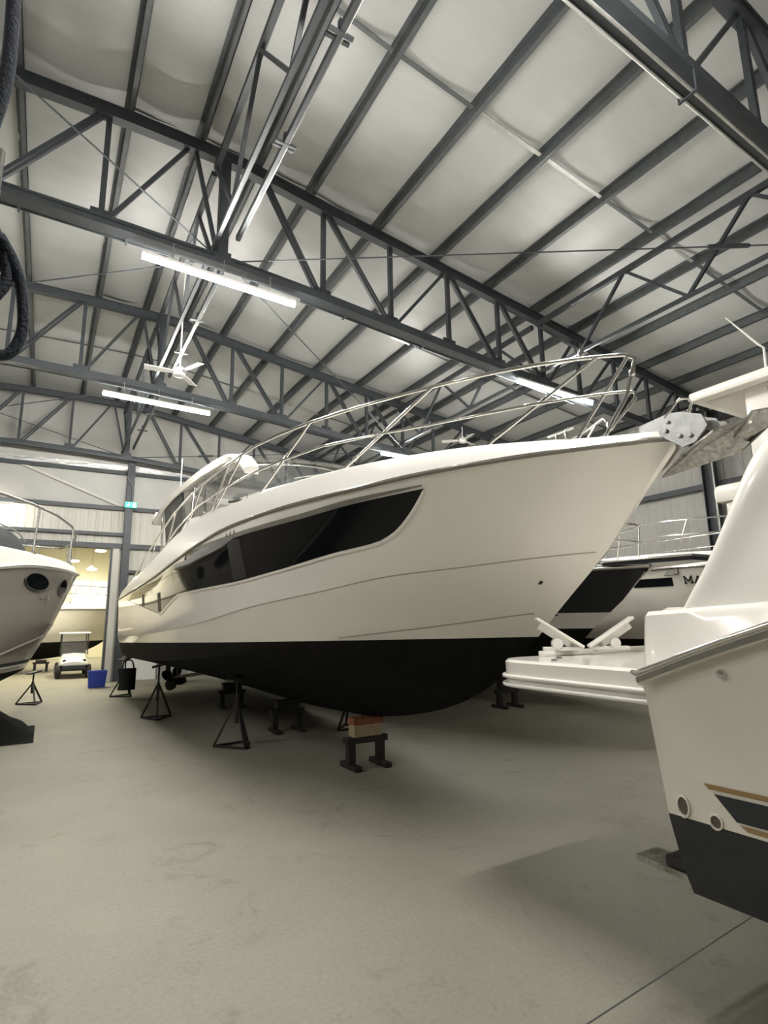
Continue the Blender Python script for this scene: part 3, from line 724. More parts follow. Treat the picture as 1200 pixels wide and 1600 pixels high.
for (yb, yt_) in ((0.48, 0.20), (1.01, 0.34), (2.32, 1.37), (3.79, 2.78), (5.28, 4.28), (6.67, 5.81), (8.2, 7.4), (9.9, 9.2), (11.4, 10.8)):
    for side in ((-1, 1) if yb > 2 else (-1,)):
        b0 = rail_b(yb); b1 = rail_b(yt_)
        mb = MB(); a = Vector((side*b0, yb, ztop_y(yb)-0.02)); c_ = Vector((side*b1, yt_, tz(yt_)))
        mb.tube([a, a.lerp(c_, 0.08)+Vector((0, 0, 0.01)), c_], 0.0135, 8); mb.lathe([(0.03, 0), (0.03, 0.012), (0.015, 0.02)], c=a, n=10)
        mb.build('rail_post', 'steel', yacht, smooth=60)
mb = MB(); mb.lathe([(0.012, 0), (0.022, 0.02), (0.022, 0.05), (0.008, 0.06)], c=(-rail_b(0.42), 0.42, 3.545), n=10); mb.build('nav_light', 'steel', yacht, smooth=50)
mb = MB(); mb.lathe([(0.012, -0.03), (0.022, -0.02), (0.022, 0.02), (0.008, 0.03)], c=(-rail_b(0.2), 0.19, 3.38), n=10); mb.build('anchor_light', 'steel', yacht, smooth=50)
# cleats, handrails on deck
def cleat(x, y, z, L=0.24):
    mb = MB(); mb.tube([(x, y-L/2, z+0.055), (x, y-L/4, z+0.06), (x, y+L/4, z+0.06), (x, y+L/2, z+0.055)], [0.007, 0.012, 0.012, 0.007], 8)
    for s_ in (-1, 1): mb.tube([(x, y+s_*L*0.18, z), (x, y+s_*L*0.18, z+0.055)], 0.011, 8)
    mb.build('cleat', 'steel', yacht, smooth=60)
for side in (-1, 1):
    cleat(side*(HY.sheer(4.27)[0]-0.2), 4.27, ztop_y(4.27)); cleat(side*(HY.sheer(0.55)[0]-0.14), 0.55, ztop_y(0.55)); cleat(side*(HY.sheer(12.5)[0]-0.2), 12.5, ztop_y(12.5))
    ys_ = [2.2+2.0*k/12 for k in range(13)]
    mb = MB(); mb.tube([(side*(cw(y)-0.22), y, cz(y)+0.06) for y in ys_], 0.012, 8)
    for y in ys_[::3]: mb.tube([(side*(cw(y)-0.22), y, cz(y)-0.01), (side*(cw(y)-0.22), y, cz(y)+0.06)], 0.01, 6)
    mb.build('deck_handrail', 'steel', yacht, smooth=60)
# bow roller plates and anchor (on the centreline)
for side in (-1, 1):
    mb = MB()
    mb.prism([(side*0.075, 0.45, 2.925), (side*0.075, 0.2, 2.99), (side*0.075, -0.03, 3.015), (side*0.075, -0.12, 2.995), (side*0.075, -0.24, 2.94), (side*0.075, -0.27, 2.86), (side*0.075, -0.18, 2.775), (side*0.075, -0.10, 2.765), (side*0.075, 0.06, 2.89), (side*0.075, 0.3, 2.915)], (side*0.012, 0, 0))
    mb.build('roller_cheek', 'steel_plate', yacht)
    for (y, z) in ((-0.02, 2.955), (0.0, 2.90), (-0.09, 2.84), (-0.16, 2.825)):
        mb = MB(); mb.lathe([(0.001, -0.01), (0.014, -0.008), (0.014, 0.006), (0.006, 0.014)], axis='X', c=(side*0.095, y, z), n=8); mb.build('bolt', 'galv', yacht, smooth=40)
for (y, z, r) in ((-0.16, 2.87, 0.045), (-0.03, 2.93, 0.035)):
    mb = MB(); mb.lathe([(r, -0.07), (r*0.7, -0.02), (r*0.7, 0.02), (r, 0.07)], axis='X', c=(0, y, z), n=14); mb.build('roller', 'rubber', yacht, smooth=50)
mb = MB(); mb.tube([(-0.085, 0.0, 2.99), (-0.085, -0.06, 3.04), (-0.07, -0.1, 3.09), (0, -0.115, 3.105), (0.07, -0.1, 3.09), (0.085, -0.06, 3.04), (0.085, 0.0, 2.99)], 0.009, 8); mb.build('retaining_loop', 'steel', yacht, smooth=70)
mb = MB(); mb.prism([(-0.07, 0.5, 2.935), (0.07, 0.5, 2.935), (0.07, 0.0, 2.99), (-0.07, 0.0, 2.99)], (0, 0, 0.01)); mb.build('bow_plate', 'steel', yacht)
anchor = thing('plough_anchor', 'galvanised plough anchor hanging in the bow roller of the white yacht', 'anchor', (BX, BY, 2.75))
mb = MB(); mb.prism([(-0.016, 0.35, 0.24), (-0.016, -0.1, 0.215), (-0.016, -0.34, 0.12), (-0.016, -0.40, 0.03), (-0.016, -0.33, -0.02), (-0.016, -0.25, 0.09), (-0.016, -0.08, 0.16), (-0.016, 0.35, 0.20)], (0.032, 0, 0)); mb.build('shank', 'steel_dull', anchor)
for side in (-1, 1):   # two fluke plates meeting on a ridge, tip aft
    mb = MB(); mb.prism([(0, 0.12, -0.13), (0, -0.40, -0.09), (side*0.12, -0.52, 0.06), (side*0.20, -0.36, 0.02), (side*0.10, -0.1, -0.04)], (0, 0, 0.014)); mb.build('fluke', 'steel_dull', anchor)
mb = MB(); mb.prism([(-0.09, -0.42, -0.02), (0.09, -0.42, -0.02), (0.13, -0.56, 0.09), (0, -0.60, 0.12), (-0.13, -0.56, 0.09)], (0, 0.012, 0.012)); mb.build('heel_plate', 'steel_dull', anchor)
mb = MB(); mb.lathe([(0.001, -0.02), (0.02, -0.015), (0.02, 0.015), (0.001, 0.02)], axis='X', c=(-0.09, -0.50, 0.06), n=10); mb.build('pin', 'steel', anchor, smooth=40)
# stern gear
mb = MB(); mb.box((0, 14.95, 1.5), (3.4, 1.1, 0.14), bevel=0.05); mb.build('swim_platform', 'gel', yacht, smooth=40)
for side in (-1, 1):
    mb = MB(); mb.tube([(side*0.85, 8.6, 0.86), (side*0.85, 11.9, 0.52)], 0.035, 8); mb.build('propeller_shaft', 'bronze', yacht, smooth=60)
    mb = MB(); mb.bar((side*0.85, 11.55, 0.55), (side*0.85, 11.5, 1.0), 0.03, 0.14, up=(0, 1, 0)); mb.build('shaft_bracket', 'bronze', yacht)
    pr = MB(); pr.lathe([(0.03, -0.12), (0.07, -0.08), (0.07, 0.08), (0.02, 0.14)], axis='Y', c=(side*0.85, 11.95, 0.51), n=12); prp = pr.build('propeller', 'bronze', yacht, smooth=50)
    for k in range(4):
        a = 2*pi*k/4+0.4; R = Matrix.Rotation(a, 3, 'Y') @ Matrix.Rotation(radians(28), 3, 'Z')
        rows = []
        for j in range(5):
            t_ = j/4; r_ = 0.05+0.24*t_; w = 0.14*sin(pi*(0.18+0.72*t_))
            rows.append([Vector((side*0.85, 11.95, 0.51)) + R @ Vector((w*q, 0.02*q, r_)) for q in (-1, -0.4, 0.3, 1)])
        mb = MB(); mb.grid(rows); mb.build('blade', 'bronze', prp, smooth=60, solid=0.015)
    mb = MB(); mb.prism([(side*0.85-0.02, 12.5, 0.95), (side*0.85-0.02, 12.95, 0.95), (side*0.85-0.02, 12.9, 0.42), (side*0.85-0.02, 12.55, 0.40)], (0.04, 0, 0)); mb.build('rudder', 'antifoul', yacht)

# ---------------------------------------------------------------- stands under the yacht
def jack(x, y, top, rz, label, spread=0.26, lean=(0, 0)):
    top -= 0.03
    t = thing('jack_stand', label, 'boat stand', (x, y, 0), rz, group='tripod stands under boats')
    ft = [(spread*1.15*cos(2*pi*k/3+0.5), spread*1.15*sin(2*pi*k/3+0.5)) for k in range(3)]
    hub = min(0.62, top*0.6)
    for k in range(3):
        mb = MB(); mb.bar((ft[k][0], ft[k][1], 0.02), (ft[k][0]*0.08, ft[k][1]*0.08, hub), 0.03, 0.03); mb.build('leg', 'stand', t)
        a, b = ft[k], ft[(k+1) % 3]
        mb = MB(); mb.bar((a[0], a[1], 0.02), (b[0], b[1], 0.02), 0.03, 0.03); mb.build('base_bar', 'stand', t)
    mb = MB(); mb.tube([(0, 0, hub*0.55), (0, 0, hub+0.05)], 0.03, 8); mb.build('sleeve', 'stand', t)
    mb = MB(); mb.tube([(0, 0, hub), (lean[0], lean[1], top-0.03)], 0.018, 8); mb.build('screw_post', 'stand', t)
    mb = MB(); mb.box((lean[0], lean[1], top-0.02), (0.26, 0.26, 0.03), rot=Matrix.Rotation(-0.25 if lean[0] >= 0 else 0.25, 3, 'Y')); mb.build('pad', 'stand', t)
    return t
def hull_z(H, root, x, y):
    h = H.tree.ray_cast(Vector((x-root[0], y-root[1], -1)), Vector((0, 0, 1))); return h[0].z if h[0] else 0.8
yr = (BX, BY)
jack(2.47, 8.45, hull_z(HY, yr, 2.47, 8.45), 0.2, 'black tripod stand under the middle of the yacht bottom, by the sunlit floor')
jack(1.93, 11.72, hull_z(HY, yr, 1.93, 11.72), -0.1, 'black tripod stand beside the yacht propeller')
jack(1.80, 15.75, hull_z(HY, yr, 1.80, 15.75), 0.5, 'black tripod stand under the yacht stern by the blue bin')
jack(4.45, 8.75, hull_z(HY, yr, 4.45, 8.75), 0.9, 'black tripod stand under the far side of the yacht')
jack(5.0, 12.2, hull_z(HY, yr, 5.0, 12.2), 0.1, 'black tripod stand under the far side of the yacht stern')
def keel_stand(x, y, top, label, m1='red', m2='wood'):
    t = thing('keel_stand', label, 'keel stand', (x, y, 0), group='keel stands under the yacht')
    for s_ in (-1, 1):
        mb = MB(); mb.box((s_*0.2, 0, 0.03), (0.09, 0.42, 0.06), bevel=0.008); mb.build('foot', 'stand', t)
        mb = MB(); mb.box((s_*0.2, 0, 0.17), (0.09, 0.09, 0.24)); mb.build('leg', 'stand', t)
    mb = MB(); mb.box((0, 0, 0.315), (0.56, 0.12, 0.07), bevel=0.006); mb.build('cross_beam', 'stand', t)
    h = top-0.358
    if h > 0.12:
        mb = MB(); mb.box((0, 0, 0.35+h*0.34), (0.38, 0.16, h*0.66), bevel=0.012); mb.build('timber_block', m2, t)
        mb = MB(); mb.box((0, 0, 0.35+h*0.82), (0.40, 0.17, h*0.34), bevel=0.01); mb.build('wedge_block', m1, t)
    else:
        mb = MB(); mb.box((0, 0, 0.35+h/2), (0.38, 0.16, h), bevel=0.01); mb.build('timber_block', m2, t)
keel_stand(3.46, 6.42, hull_z(HY, yr, 3.5, 6.42), 'black steel keel stand with orange and pale timber blocks under the yacht forefoot')
keel_stand(3.48, 9.1, hull_z(HY, yr, 3.5, 9.1), 'black keel stand deep in shade under the yacht keel', 'stand', 'stand')
keel_stand(3.48, 12.3, hull_z(HY, yr, 3.5, 12.3), 'black keel stand under the yacht keel by the propellers', 'stand', 'stand')

# ---------------------------------------------------------------- covered cruiser, right
RX, RYB = 3.95, -8.2           # bow at y=-8.2, stern at +1.8
SX = 2.42
cruiser = thing('covered_cruiser', 'white cruiser stern with gold stripe, black bottom and white cover', 'boat', (RX, RYB, 0))
Ls = 10.0
hb = RX-SX
c_sheer = [(0, 0, 2.3), (0.5, 0.55, 2.26), (1.5, 1.05, 2.2), (3, 1.35, 2.1), (5.5, hb, 1.98), (8.2, hb, 1.86), (8.8, hb, 1.80), (9.2, hb, 1.71), (9.6, hb, 1.58), (10.0, hb-0.01, 1.43)]
c_step = [(0.25, 0, 1.95), (0.7, 0.45, 1.9), (1.5, 0.9, 1.8), (3, 1.27, 1.65), (5.5, hb-0.03, 1.5), (8.2, hb-0.03, 1.40), (9.2, hb-0.03, 1.37), (10.0, hb-0.035, 1.35)]
c_wl = [(0.9, 0, 1.2), (1.6, 0.5, 1.12), (3, 1.05, 1.0), (5.5, hb-0.1, 0.9), (8.2, hb-0.05, 0.84), (10.0, hb-0.05, 0.82)]
c_chine = [(1.0, 0, 1.1), (1.6, 0.4, 0.98), (3, 0.95, 0.78), (5.5, hb-0.14, 0.62), (8.2, hb-0.10, 0.54), (10.0, hb-0.10, 0.53)]
c_keel = [(1.0, 0, 1.1), (2, 0, 0.6), (3, 0, 0.38), (5.5, 0, 0.28), (9.8, 0, 0.26)]
# transom rake handled by a shear: lower lines end further forward
HC = Hull([c_keel, c_chine, c_wl, c_step, c_sheer], Ls, [3, 3, 4, 4], nu=60, power=1.0)
for v in HC.bm.verts:
    if v.co.y > 9.0:
        t_ = (v.co.y-9.0)/1.0; v.co.y -= t_*0.09*max(0.0, (1.43-v.co.z))/0.9
        if v.co.z < 0.60: v.co.y -= t_*0.06*(0.60-v.co.z)/0.3
HC.bm.normal_update(); HC.tree = BVHTree.FromBMesh(HC.bm)
HC.split([(0.848, 0.0)], cruiser, ['hull_bottom', 'hull'], ['antifoul_grey', 'gel2'], smooth=24)
ysr = [6+3.98*k/40 for k in range(41)]
for side in (-1, 1):
    pts = [(side*(HC.sheer(y)[0]+0.012), y, HC.sheer(y)[1]) for y in ysr]
    mb = MB(); rows = [[(x+side*dx, y, z+dz) for x, y, z in pts] for dx, dz in ((0, -0.045), (0.028, -0.04), (0.034, 0), (0.02, 0.012), (0, 0.014))]
    mb.grid(rows); mb.build('rub_rail', 'gel2', cruiser, smooth=30)
    mb = MB(); mb.tube([(x+side*0.03, y, z+0.012) for x, y, z in pts]+[(pts[-1][0]-side*0.01, 10.03, pts[-1][2]+0.01)], 0.013, 8); mb.build('rub_rail_insert', 'steel', cruiser, smooth=60)
    mb = MB(); mb.grid([[(x+side*0.036, y, z-0.03) for x, y, z in pts], [(x+side*0.04, y, z-0.008) for x, y, z in pts]]); mb.build('rub_rail_groove', 'rubrail', cruiser)
# gunwale / quarter moulding above the rail
gz = pchip([(6, 2.05), (8.4, 1.98), (9.0, 1.86), (9.35, 1.765), (9.7, 1.745), (9.98, 1.73)])
for side in (-1, 1):
    rows = []
    for y in ysr:
        b, z = HC.sheer(y); g = max(gz(y), z+0.02); 
        rows.append([(side*(b+0.005), y, z+0.01), (side*(b-0.035), y, z+0.03), (side*(b-0.055), y, lerp(z+0.03, g, 0.6)), (side*(b-0.065), y, g-0.02), (side*(b-0.09), y, g), (side*(b-0.34), y, g), (side*(b-0.36), y, g-0.3)])
    y = 9.98; b, z = HC.sheer(y)
    last = rows[-1]
    rows.append([(side*(b-0.05), y+0.02, z+0.01), (side*(b-0.06), y+0.03, z+0.03), (side*(b-0.09), y+0.035, lerp(z, gz(y), 0.6)), (side*(b-0.10), y+0.03, gz(y)-0.02), (side*(b-0.12), y+0.0, gz(y)-0.005), (side*(b-0.34), y, gz(y)-0.005), (side*(b-0.36), y, gz(y)-0.3)])
    loft(rows, 'quarter_moulding', 'gel', cruiser, 40)
# stripes on the side
def side_poly(pts, off, name, m):
    for side in (-1, 1):
        top = pts[0]; bot = pts[1]; rows = []
        for t_ in [k/20 for k in range(21)]:
            r = []
            for (y0, z0), (y1, z1) in ((top[0], top[1]), (bot[0], bot[1])):
                y = lerp(y0, y1, t_); z = lerp(z0, z1, t_); p, n = HC.hit(y, z, side); p = p or Vector((side*hb, y, z)); r.append(p+Vector((side*off, 0, 0)))
            rows.append(r)
        mb = MB(); mb.grid(rows); mb.build(name, m, cruiser)
side_poly((((5.5, 1.10), (9.76, 1.012)), ((5.5, 1.075), (9.74, 0.992))), 0.004, 'gold_stripe', 'gold')
side_poly((((5.5, 1.05), (9.72, 0.978)), ((5.5, 0.94), (9.64, 0.890))), 0.004, 'black_stripe', 'canvas')
side_poly((((5.5, 0.928), (9.63, 0.882)), ((5.5, 0.905), (9.60, 0.862))), 0.004, 'lower_gold_stripe', 'gold')
# fittings
p, n = HC.hit(9.61, 1.468, -1)
if p:
    mb = MB(); mb.lathe([(0.001, -0.03), (0.006, -0.028), (0.017, -0.018), (0.021, -0.004), (0.021, 0.004)], axis='X', n=16); o = mb.build('vent_fitting', 'steel', cruiser, smooth=50); o.location = p
for (y, z, sc) in ((9.725, 0.868, (1, 0.62, 0.70)), (9.865, 0.895, (1, 0.66, 1.05))):
    p, n = HC.hit(y, z, -1)
    if p:
        mb = MB(); mb.lathe([(0.045, 0.006), (0.046, -0.008), (0.036, -0.010), (0.030, 0.02), (0.001, 0.02)], axis='X', n=18); o = mb.build('exhaust_port', 'gel2', cruiser, smooth=40); o.location = p; o.scale = sc
        mb = MB(); mb.lathe([(0.001, -0.004), (0.034, -0.003), (0.034, 0.003)], axis='X', n=16); o2 = mb.build('port_opening', 'skin', cruiser); o2.location = p; o2.scale = sc
# trim tab
mb = MB(); mb.box((-1.30, 10.02, 0.56), (0.16, 0.38, 0.028), rot=Matrix.Rotation(radians(2), 3, 'X')); mb.build('trim_tab', 'steel_dull', cruiser)
mb = MB(); mb.box((-1.30, 9.96, 0.60), (0.14, 0.20, 0.04)); mb.build('tab_hinge', 'stand', cruiser)
mb = MB(); mb.tube([(-1.30, 9.99, 0.61), (-1.30, 9.90, 0.78)], 0.02, 8); mb.build('tab_ram', 'stand', cruiser)
# transom upper part
mb = MB(); mb.box((0, 9.93, 1.55), (2.7, 0.1, 0.4), bevel=0.03); mb.build('transom_wall', 'gel2', cruiser, smooth=40)
# swim platform with rounded corners
PZ = 1.455
def plat_outline(y0, y1, w, r, grow=0.0):
    pts = [(-w-grow, y0)]
    for k in range(9):
        a = pi-(pi/2)*k/8; pts.append((-w+r+(r+grow)*cos(a), y1-r+(r+grow)*sin(a)))
    for k in range(9):
        a = pi/2-(pi/2)*k/8; pts.append((w-r+(r+grow)*cos(a), y1-r+(r+grow)*sin(a)))
    pts.append((w+grow, y0)); return pts
PY0, PY1, PW = 9.90, 11.17, 1.42
mb = MB(); prof = [(-0.03, PZ-0.155), (0.0, PZ-0.14), (0.005, PZ-0.015), (-0.012, PZ)]
rings = [[(x, y, z) for x, y in plat_outline(PY0, PY1, PW, 0.24, g)] for g, z in prof]
mb.grid(rings); mb.add(rings[-1], [tuple(range(len(rings[-1])))]); mb.add(rings[0], [tuple(range(len(rings[0])))])
mb.build('swim_platform', 'gel', cruiser, smooth=40)
for dz in (-0.100, -0.150):
    mb = MB(); mb.tube([(x, y, PZ+dz) for x, y in plat_outline(PY0+0.12, PY1, PW, 0.24, 0.016)], 0.0125, 8); mb.build('platform_fender_strip', 'deck', cruiser, smooth=60)
mb = MB(); mb.box((0.05, PY1-0.09, PZ+0.018), (2.2, 0.06, 0.035), bevel=0.006); mb.build('platform_track', 'deck', cruiser, smooth=40)
for (x, y) in ((-1.28, 10.75), (-1.1, 10.88)):
    mb = MB(); mb.lathe([(0.02, 0), (0.02, 0.006), (0.008, 0.012)], c=(x, y, PZ), n=10); mb.build('deck_socket', 'steel_dull', cruiser)
# dinghy chocks on the platform
def chock(x, y, rot, label, mirror):
    t = thing('dinghy_chock', label, 'chock', (x, y, PZ+0.036), rot, group='dinghy chocks on the swim platform')
    s_ = -1 if mirror else 1; R = Matrix.Rotation(-s_*radians(33), 3, 'Y')
    mb = MB(); mb.box((0, 0, 0.012), (0.26, 0.07, 0.024), bevel=0.004); mb.build('foot_plate', 'white', t)
    mb = MB(); mb.box(Vector((s_*0.02, 0, 0.085)), (0.30, 0.045, 0.05), rot=R, bevel=0.008); mb.build('arm', 'white', t)
    mb = MB(); mb.box(Vector((s_*0.015, 0, 0.118)), (0.36, 0.10, 0.022), rot=R, bevel=0.008); mb.build('pad', 'deck', t)
    mb = MB(); mb.lathe([(0.001, -0.045), (0.034, -0.043), (0.036, -0.036), (0.036, 0.036), (0.001, 0.038)], axis='Y', c=(s_*0.035, 0, 0.045), n=18); mb.build('pivot_knob', 'white', t, smooth=40)
    mb = MB(); mb.lathe([(0.001, -0.04), (0.012, -0.039), (0.012, 0.039), (0.001, 0.04)], axis='Y', c=(-s_*0.06, 0, 0.035), n=10); mb.build('pivot_bolt', 'steel_dull', t)
chock(3.06, 2.84, radians(-38), 'white folding dinghy chock on the open corner of the swim platform', True)
chock(3.36, 2.70, radians(-38), 'white folding dinghy chock beside the cruiser quarter', False)
# cover
cz_edge = pchip([(6.0, 2.7), (7.8, 2.62), (8.9, 2.50), (9.35, 2.42), (9.45, 2.36), (9.58, 2.16), (9.70, 1.95), (9.79, 1.80), (9.82, 1.735)])
rows = []
yc = [6.0, 6.8, 7.6, 8.2, 8.7, 9.0, 9.2, 9.35, 9.45, 9.52, 9.58, 9.64, 9.70, 9.75, 9.79, 9.82]
for y in yc:
    ze = cz_edge(y); row = []
    zl = 1.70+0.25*max(0, (9.3-y)/3)
    for a in range(-14, 15):
        s_ = abs(a)/14; sg = -1 if a < 0 else 1
        w = hb-0.10; 
        if s_ > 0.72:
            t_ = (s_-0.72)/0.28; x = (w-0.05)+0.05*sqrt(max(0, 1-(1-t_)**2)); z = lerp(ze, zl, t_**1.3)
        else:
            x = (w-0.05)*s_/0.72; z = ze+(0.42*(1-(s_/0.72)**2))*min(1, (ze-1.7)/0.7)
        z += (0.014*sin(x*11+y*4)+0.05*(1-abs(sin(x*1.7+y*2.1)))**3)*(1 if s_ < 0.95 else 0.0)*min(1, (ze-1.72)/0.4)
        fold = (1-abs(sin(y*3.1+z*2.6)))**3
        x -= 0.06*fold*(0 if s_ < 0.6 else min(1, (1-s_)*8))*min(1, max(0, (9.75-y)*4))
        row.append((sg*x, y, max(z, 1.69)))
    rows.append(row)
mb = MB(); mb.grid(rows); cov = mb.build('cockpit_cover', 'wrap', cruiser, smooth=60)
sb = cov.modifiers.new('smooth', 'SUBSURF'); sb.levels = 1; sb.render_levels = 2
# support under the cruiser
t = thing('bilge_block', 'brown rounded bilge support under the covered cruiser', 'boat support', (3.25, 1.05, 0))
mb = MB(); mb.lathe([(0.05, -0.3), (0.16, -0.28), (0.17, 0.0), (0.16, 0.28), (0.05, 0.3)], axis='Y', c=(0, 0, 0.17), n=16); mb.build('roller', 'skin', t, smooth=50)
mb = MB(); mb.box((0, 0, 0.02), (0.3, 0.5, 0.04)); mb.build('base', 'stand', t)
jack(3.2, -3.0, hull_z(HC, (RX, RYB), 3.2, -3.0), 0.3, 'black tripod stand under the hidden side of the covered cruiser')

# ---------------------------------------------------------------- generic hull from the yacht's lines
def scaled_lines(sl, sb_, zmap, fine=1.0):
    out = []
    for ln in (keel, chine, knuck, sheer):
        out.append([(y*sl, b*sb_*(fine if False else 1), zmap(z)) for y, b, z in ln])
    return out
def bow_boat(name, label, loc, rz, L, beam, z_sheer, z_wl, z_keel, mats, band=None, rise=0.0, cut_slope=-0.0):
    def zmap(z):
        if z >= 1.56: return lerp(z_wl, z_sheer, (z-1.56)/(2.86-1.56))
        return lerp(z_keel, z_wl, (z-0.5)/(1.56-0.5))
    sl = L/14.4; sb_ = beam/3.9
    H = Hull(scaled_lines(sl, sb_, zmap), L, [3, 3, 4], nu=44)
    t = thing(name, label, 'boat', loc, rz)
    if band: H.split([(z_wl+0.02, cut_slope), (band, cut_slope)], t, ['hull_bottom', 'hull_band', 'hull'], mats)
    else: H.split([(z_wl+0.02, cut_slope)], t, ['hull_bottom', 'hull'], mats)
    return t, H

# left cruiser with oval portholes
th = radians(180-33)
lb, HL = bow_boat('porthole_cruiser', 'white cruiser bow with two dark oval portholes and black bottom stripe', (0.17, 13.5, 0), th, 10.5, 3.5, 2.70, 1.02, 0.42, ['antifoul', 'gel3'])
lzt = pchip([(0, 2.76), (1, 2.78), (3, 2.80), (6, 2.78), (10.5, 2.7)])
deck_mesh(HL, lzt, lb); rub_rail(HL, lb, r=0.03, m='gel')
SD = -1    # local -x side faces the camera
def porthole(y, z, a, b_, tilt):
    p, n = HL.hit(y, z, PS)
    if p is None: return
    n = n.normalized()
    if n.x*PS < 0: n = -n
    ty = Vector((0, 1, 0)); ty = (ty-n*ty.dot(n)).normalized(); tz_ = n.cross(ty)
    if tz_.z < 0: tz_ = -tz_
    def ell(k, s_, off): 
        an = 2*pi*k/24; u = a*s_*cos(an); v = b_*s_*sin(an); u, v = u*cos(tilt)-v*sin(tilt), u*sin(tilt)+v*cos(tilt)
        return p+ty*u+tz_*v+n*off
    mb = MB(); mb.add([ell(k, 1, 0.012) for k in range(24)]+[ell(k, 1, -0.01) for k in range(24)], [tuple(range(24))]+[(k, (k+1) % 24, 24+(k+1) % 24, 24+k) for k in range(24)]); mb.build('porthole', 'glass_dark', lb)
    mb = MB(); mb.tube([ell(k, 1.03, 0.008) for k in range(24)], 0.012, 6, closed=True); mb.build('porthole_rim', 'rubber', lb, smooth=60)
PS = 1
PS = -1
porthole(3.0, 2.36, 0.36, 0.125, radians(5)); porthole(2.0, 2.34, 0.20, 0.13, radians(10))
p, n = HL.hit(2.7, 2.13, PS)
if p:
    mb = MB()
    for dy, dz, w, h in ((0, 0, 0.20, 0.035), (0.06, 0.035, 0.12, 0.03), (-0.14, 0.01, 0.07, 0.07)):
        mb.box(p+Vector((-0.004, dy, dz)), (0.012, w, h), rot=Matrix.Rotation(radians(20), 3, 'Z'))
    mb.build('emblem', 'rubrail', lb)
HL.strip([1.2+8.5*k/40 for k in range(41)], lambda y: 1.115, lambda y: 0.022, 0.004, 'boot_stripe', 'deck', lb, nz=1)
HL.strip([1.15+8.5*k/40 for k in range(41)], lambda y: 1.16, lambda y: 0.045, 0.003, 'dark_stripe', 'canvas', lb, nz=1)
HL.strip([0.5+9.0*k/40 for k in range(41)], lambda y: HL.lines[2][2](y), lambda y: 0.03, 0.006, 'spray_knuckle', 'gel', lb, nz=1)
def lb_rail(y): return max(0.0, HL.sheer(y)[0]-0.10)
yt = [0.12, 0.2, 0.35, 0.6, 1.0, 1.6, 2.4, 3.2, 4.2, 5.5, 7.0]
tz_l = pchip([(0.1, 3.28), (0.6, 3.30), (1.6, 3.45), (3.2, 3.52), (5.5, 3.5), (7.0, 3.2)])
left = [(-lb_rail(y), y, tz_l(y)) for y in yt]
mb = MB(); mb.tube(list(reversed(left))+[(0, 0.05, 3.275)]+[(-x, y, z) for x, y, z in left], 0.02, 8); mb.build('bow_rail', 'steel_dull', lb, smooth=70)
for y in (0.25, 0.45, 1.5, 3.0, 4.6, 6.2):
    for side in (-1, 1):
        mb = MB(); a = Vector((side*lb_rail(y+0.08), y+0.08, lzt(y)-0.02)); mb.tube([a, (side*lb_rail(y), y, tz_l(y))], 0.017, 8); mb.lathe([(0.045, 0), (0.045, 0.02), (0.02, 0.03)], c=a, n=10); mb.build('rail_post', 'steel_dull', lb, smooth=60)
# dark canvas over its windscreen and forepeak
cwl = pchip([(1.5, 0.30), (2.0, 0.75), (3.2, 1.15), (10, 1.3)]); czl = pchip([(1.5, 2.80), (1.8, 3.0), (2.4, 3.17), (4, 3.27), (6, 3.36), (10, 3.45)])
loft([trunk_section(y, cwl(y), 2.78, czl(y), 0.12, 0.14) for y in [1.5+8.5*(k/24)**1.4 for k in range(25)]], 'canvas_cover', 'canvas', lb, 50)
mb = MB(); mb.tube([(-cwl(y)+0.12, y, czl(y)+0.0) for y in [2.1+5*k/14 for k in range(15)]], 0.012, 6); mb.build('canvas_piping', 'grey', lb, smooth=60)
mb = MB(); mb.box((-1.15, 4.4, 2.93), (0.10, 0.22, 0.06), bevel=0.015); mb.build('deck_fitting', 'steel_dull', lb)
# supports
jack(-0.12, 15.5, 0.74, 0.3, 'grey-lit tripod stand past the bow of the porthole cruiser')
def hz_rot(H, loc, rz, x, y):
    v = Matrix.Rotation(-rz, 3, 'Z') @ Vector((x-loc[0], y-loc[1], 0)); h = H.tree.ray_cast(Vector((v.x, v.y, -1)), Vector((0, 0, 1))); return h[0].z if h[0] else 0.8
lbl = (0.17, 13.5)
jack(-2.4, 10.4, hz_rot(HL, lbl, th, -2.4, 10.4), 0.7, 'black tripod stand holding up the porthole cruiser')
keel_stand(-1.70, 10.6, hz_rot(HL, lbl, th, -1.70, 10.6), 'black keel stand under the porthole cruiser', 'stand', 'stand')
t = thing('tarp_heap', 'crumpled dark tarpaulin heap on the floor beneath the porthole cruiser', 'tarpaulin', (-0.62, 11.3, 0))
rows = []
for i in range(15):
    row = []
    for j in range(15):
        u = i/14*2-1; v = j/14*2-1; r = min(1, sqrt(u*u+v*v)); h = (1-r**2.2)*0.34+0.05*sin(u*9+v*4)*(1-r)+0.04*sin(v*13)*(1-r)
        row.append((u*0.62, v*0.9, max(0.004, h)))
    rows.append(row)
mb = MB(); mb.grid(rows); mb.build('tarpaulin', 'tarp', t, smooth=40)

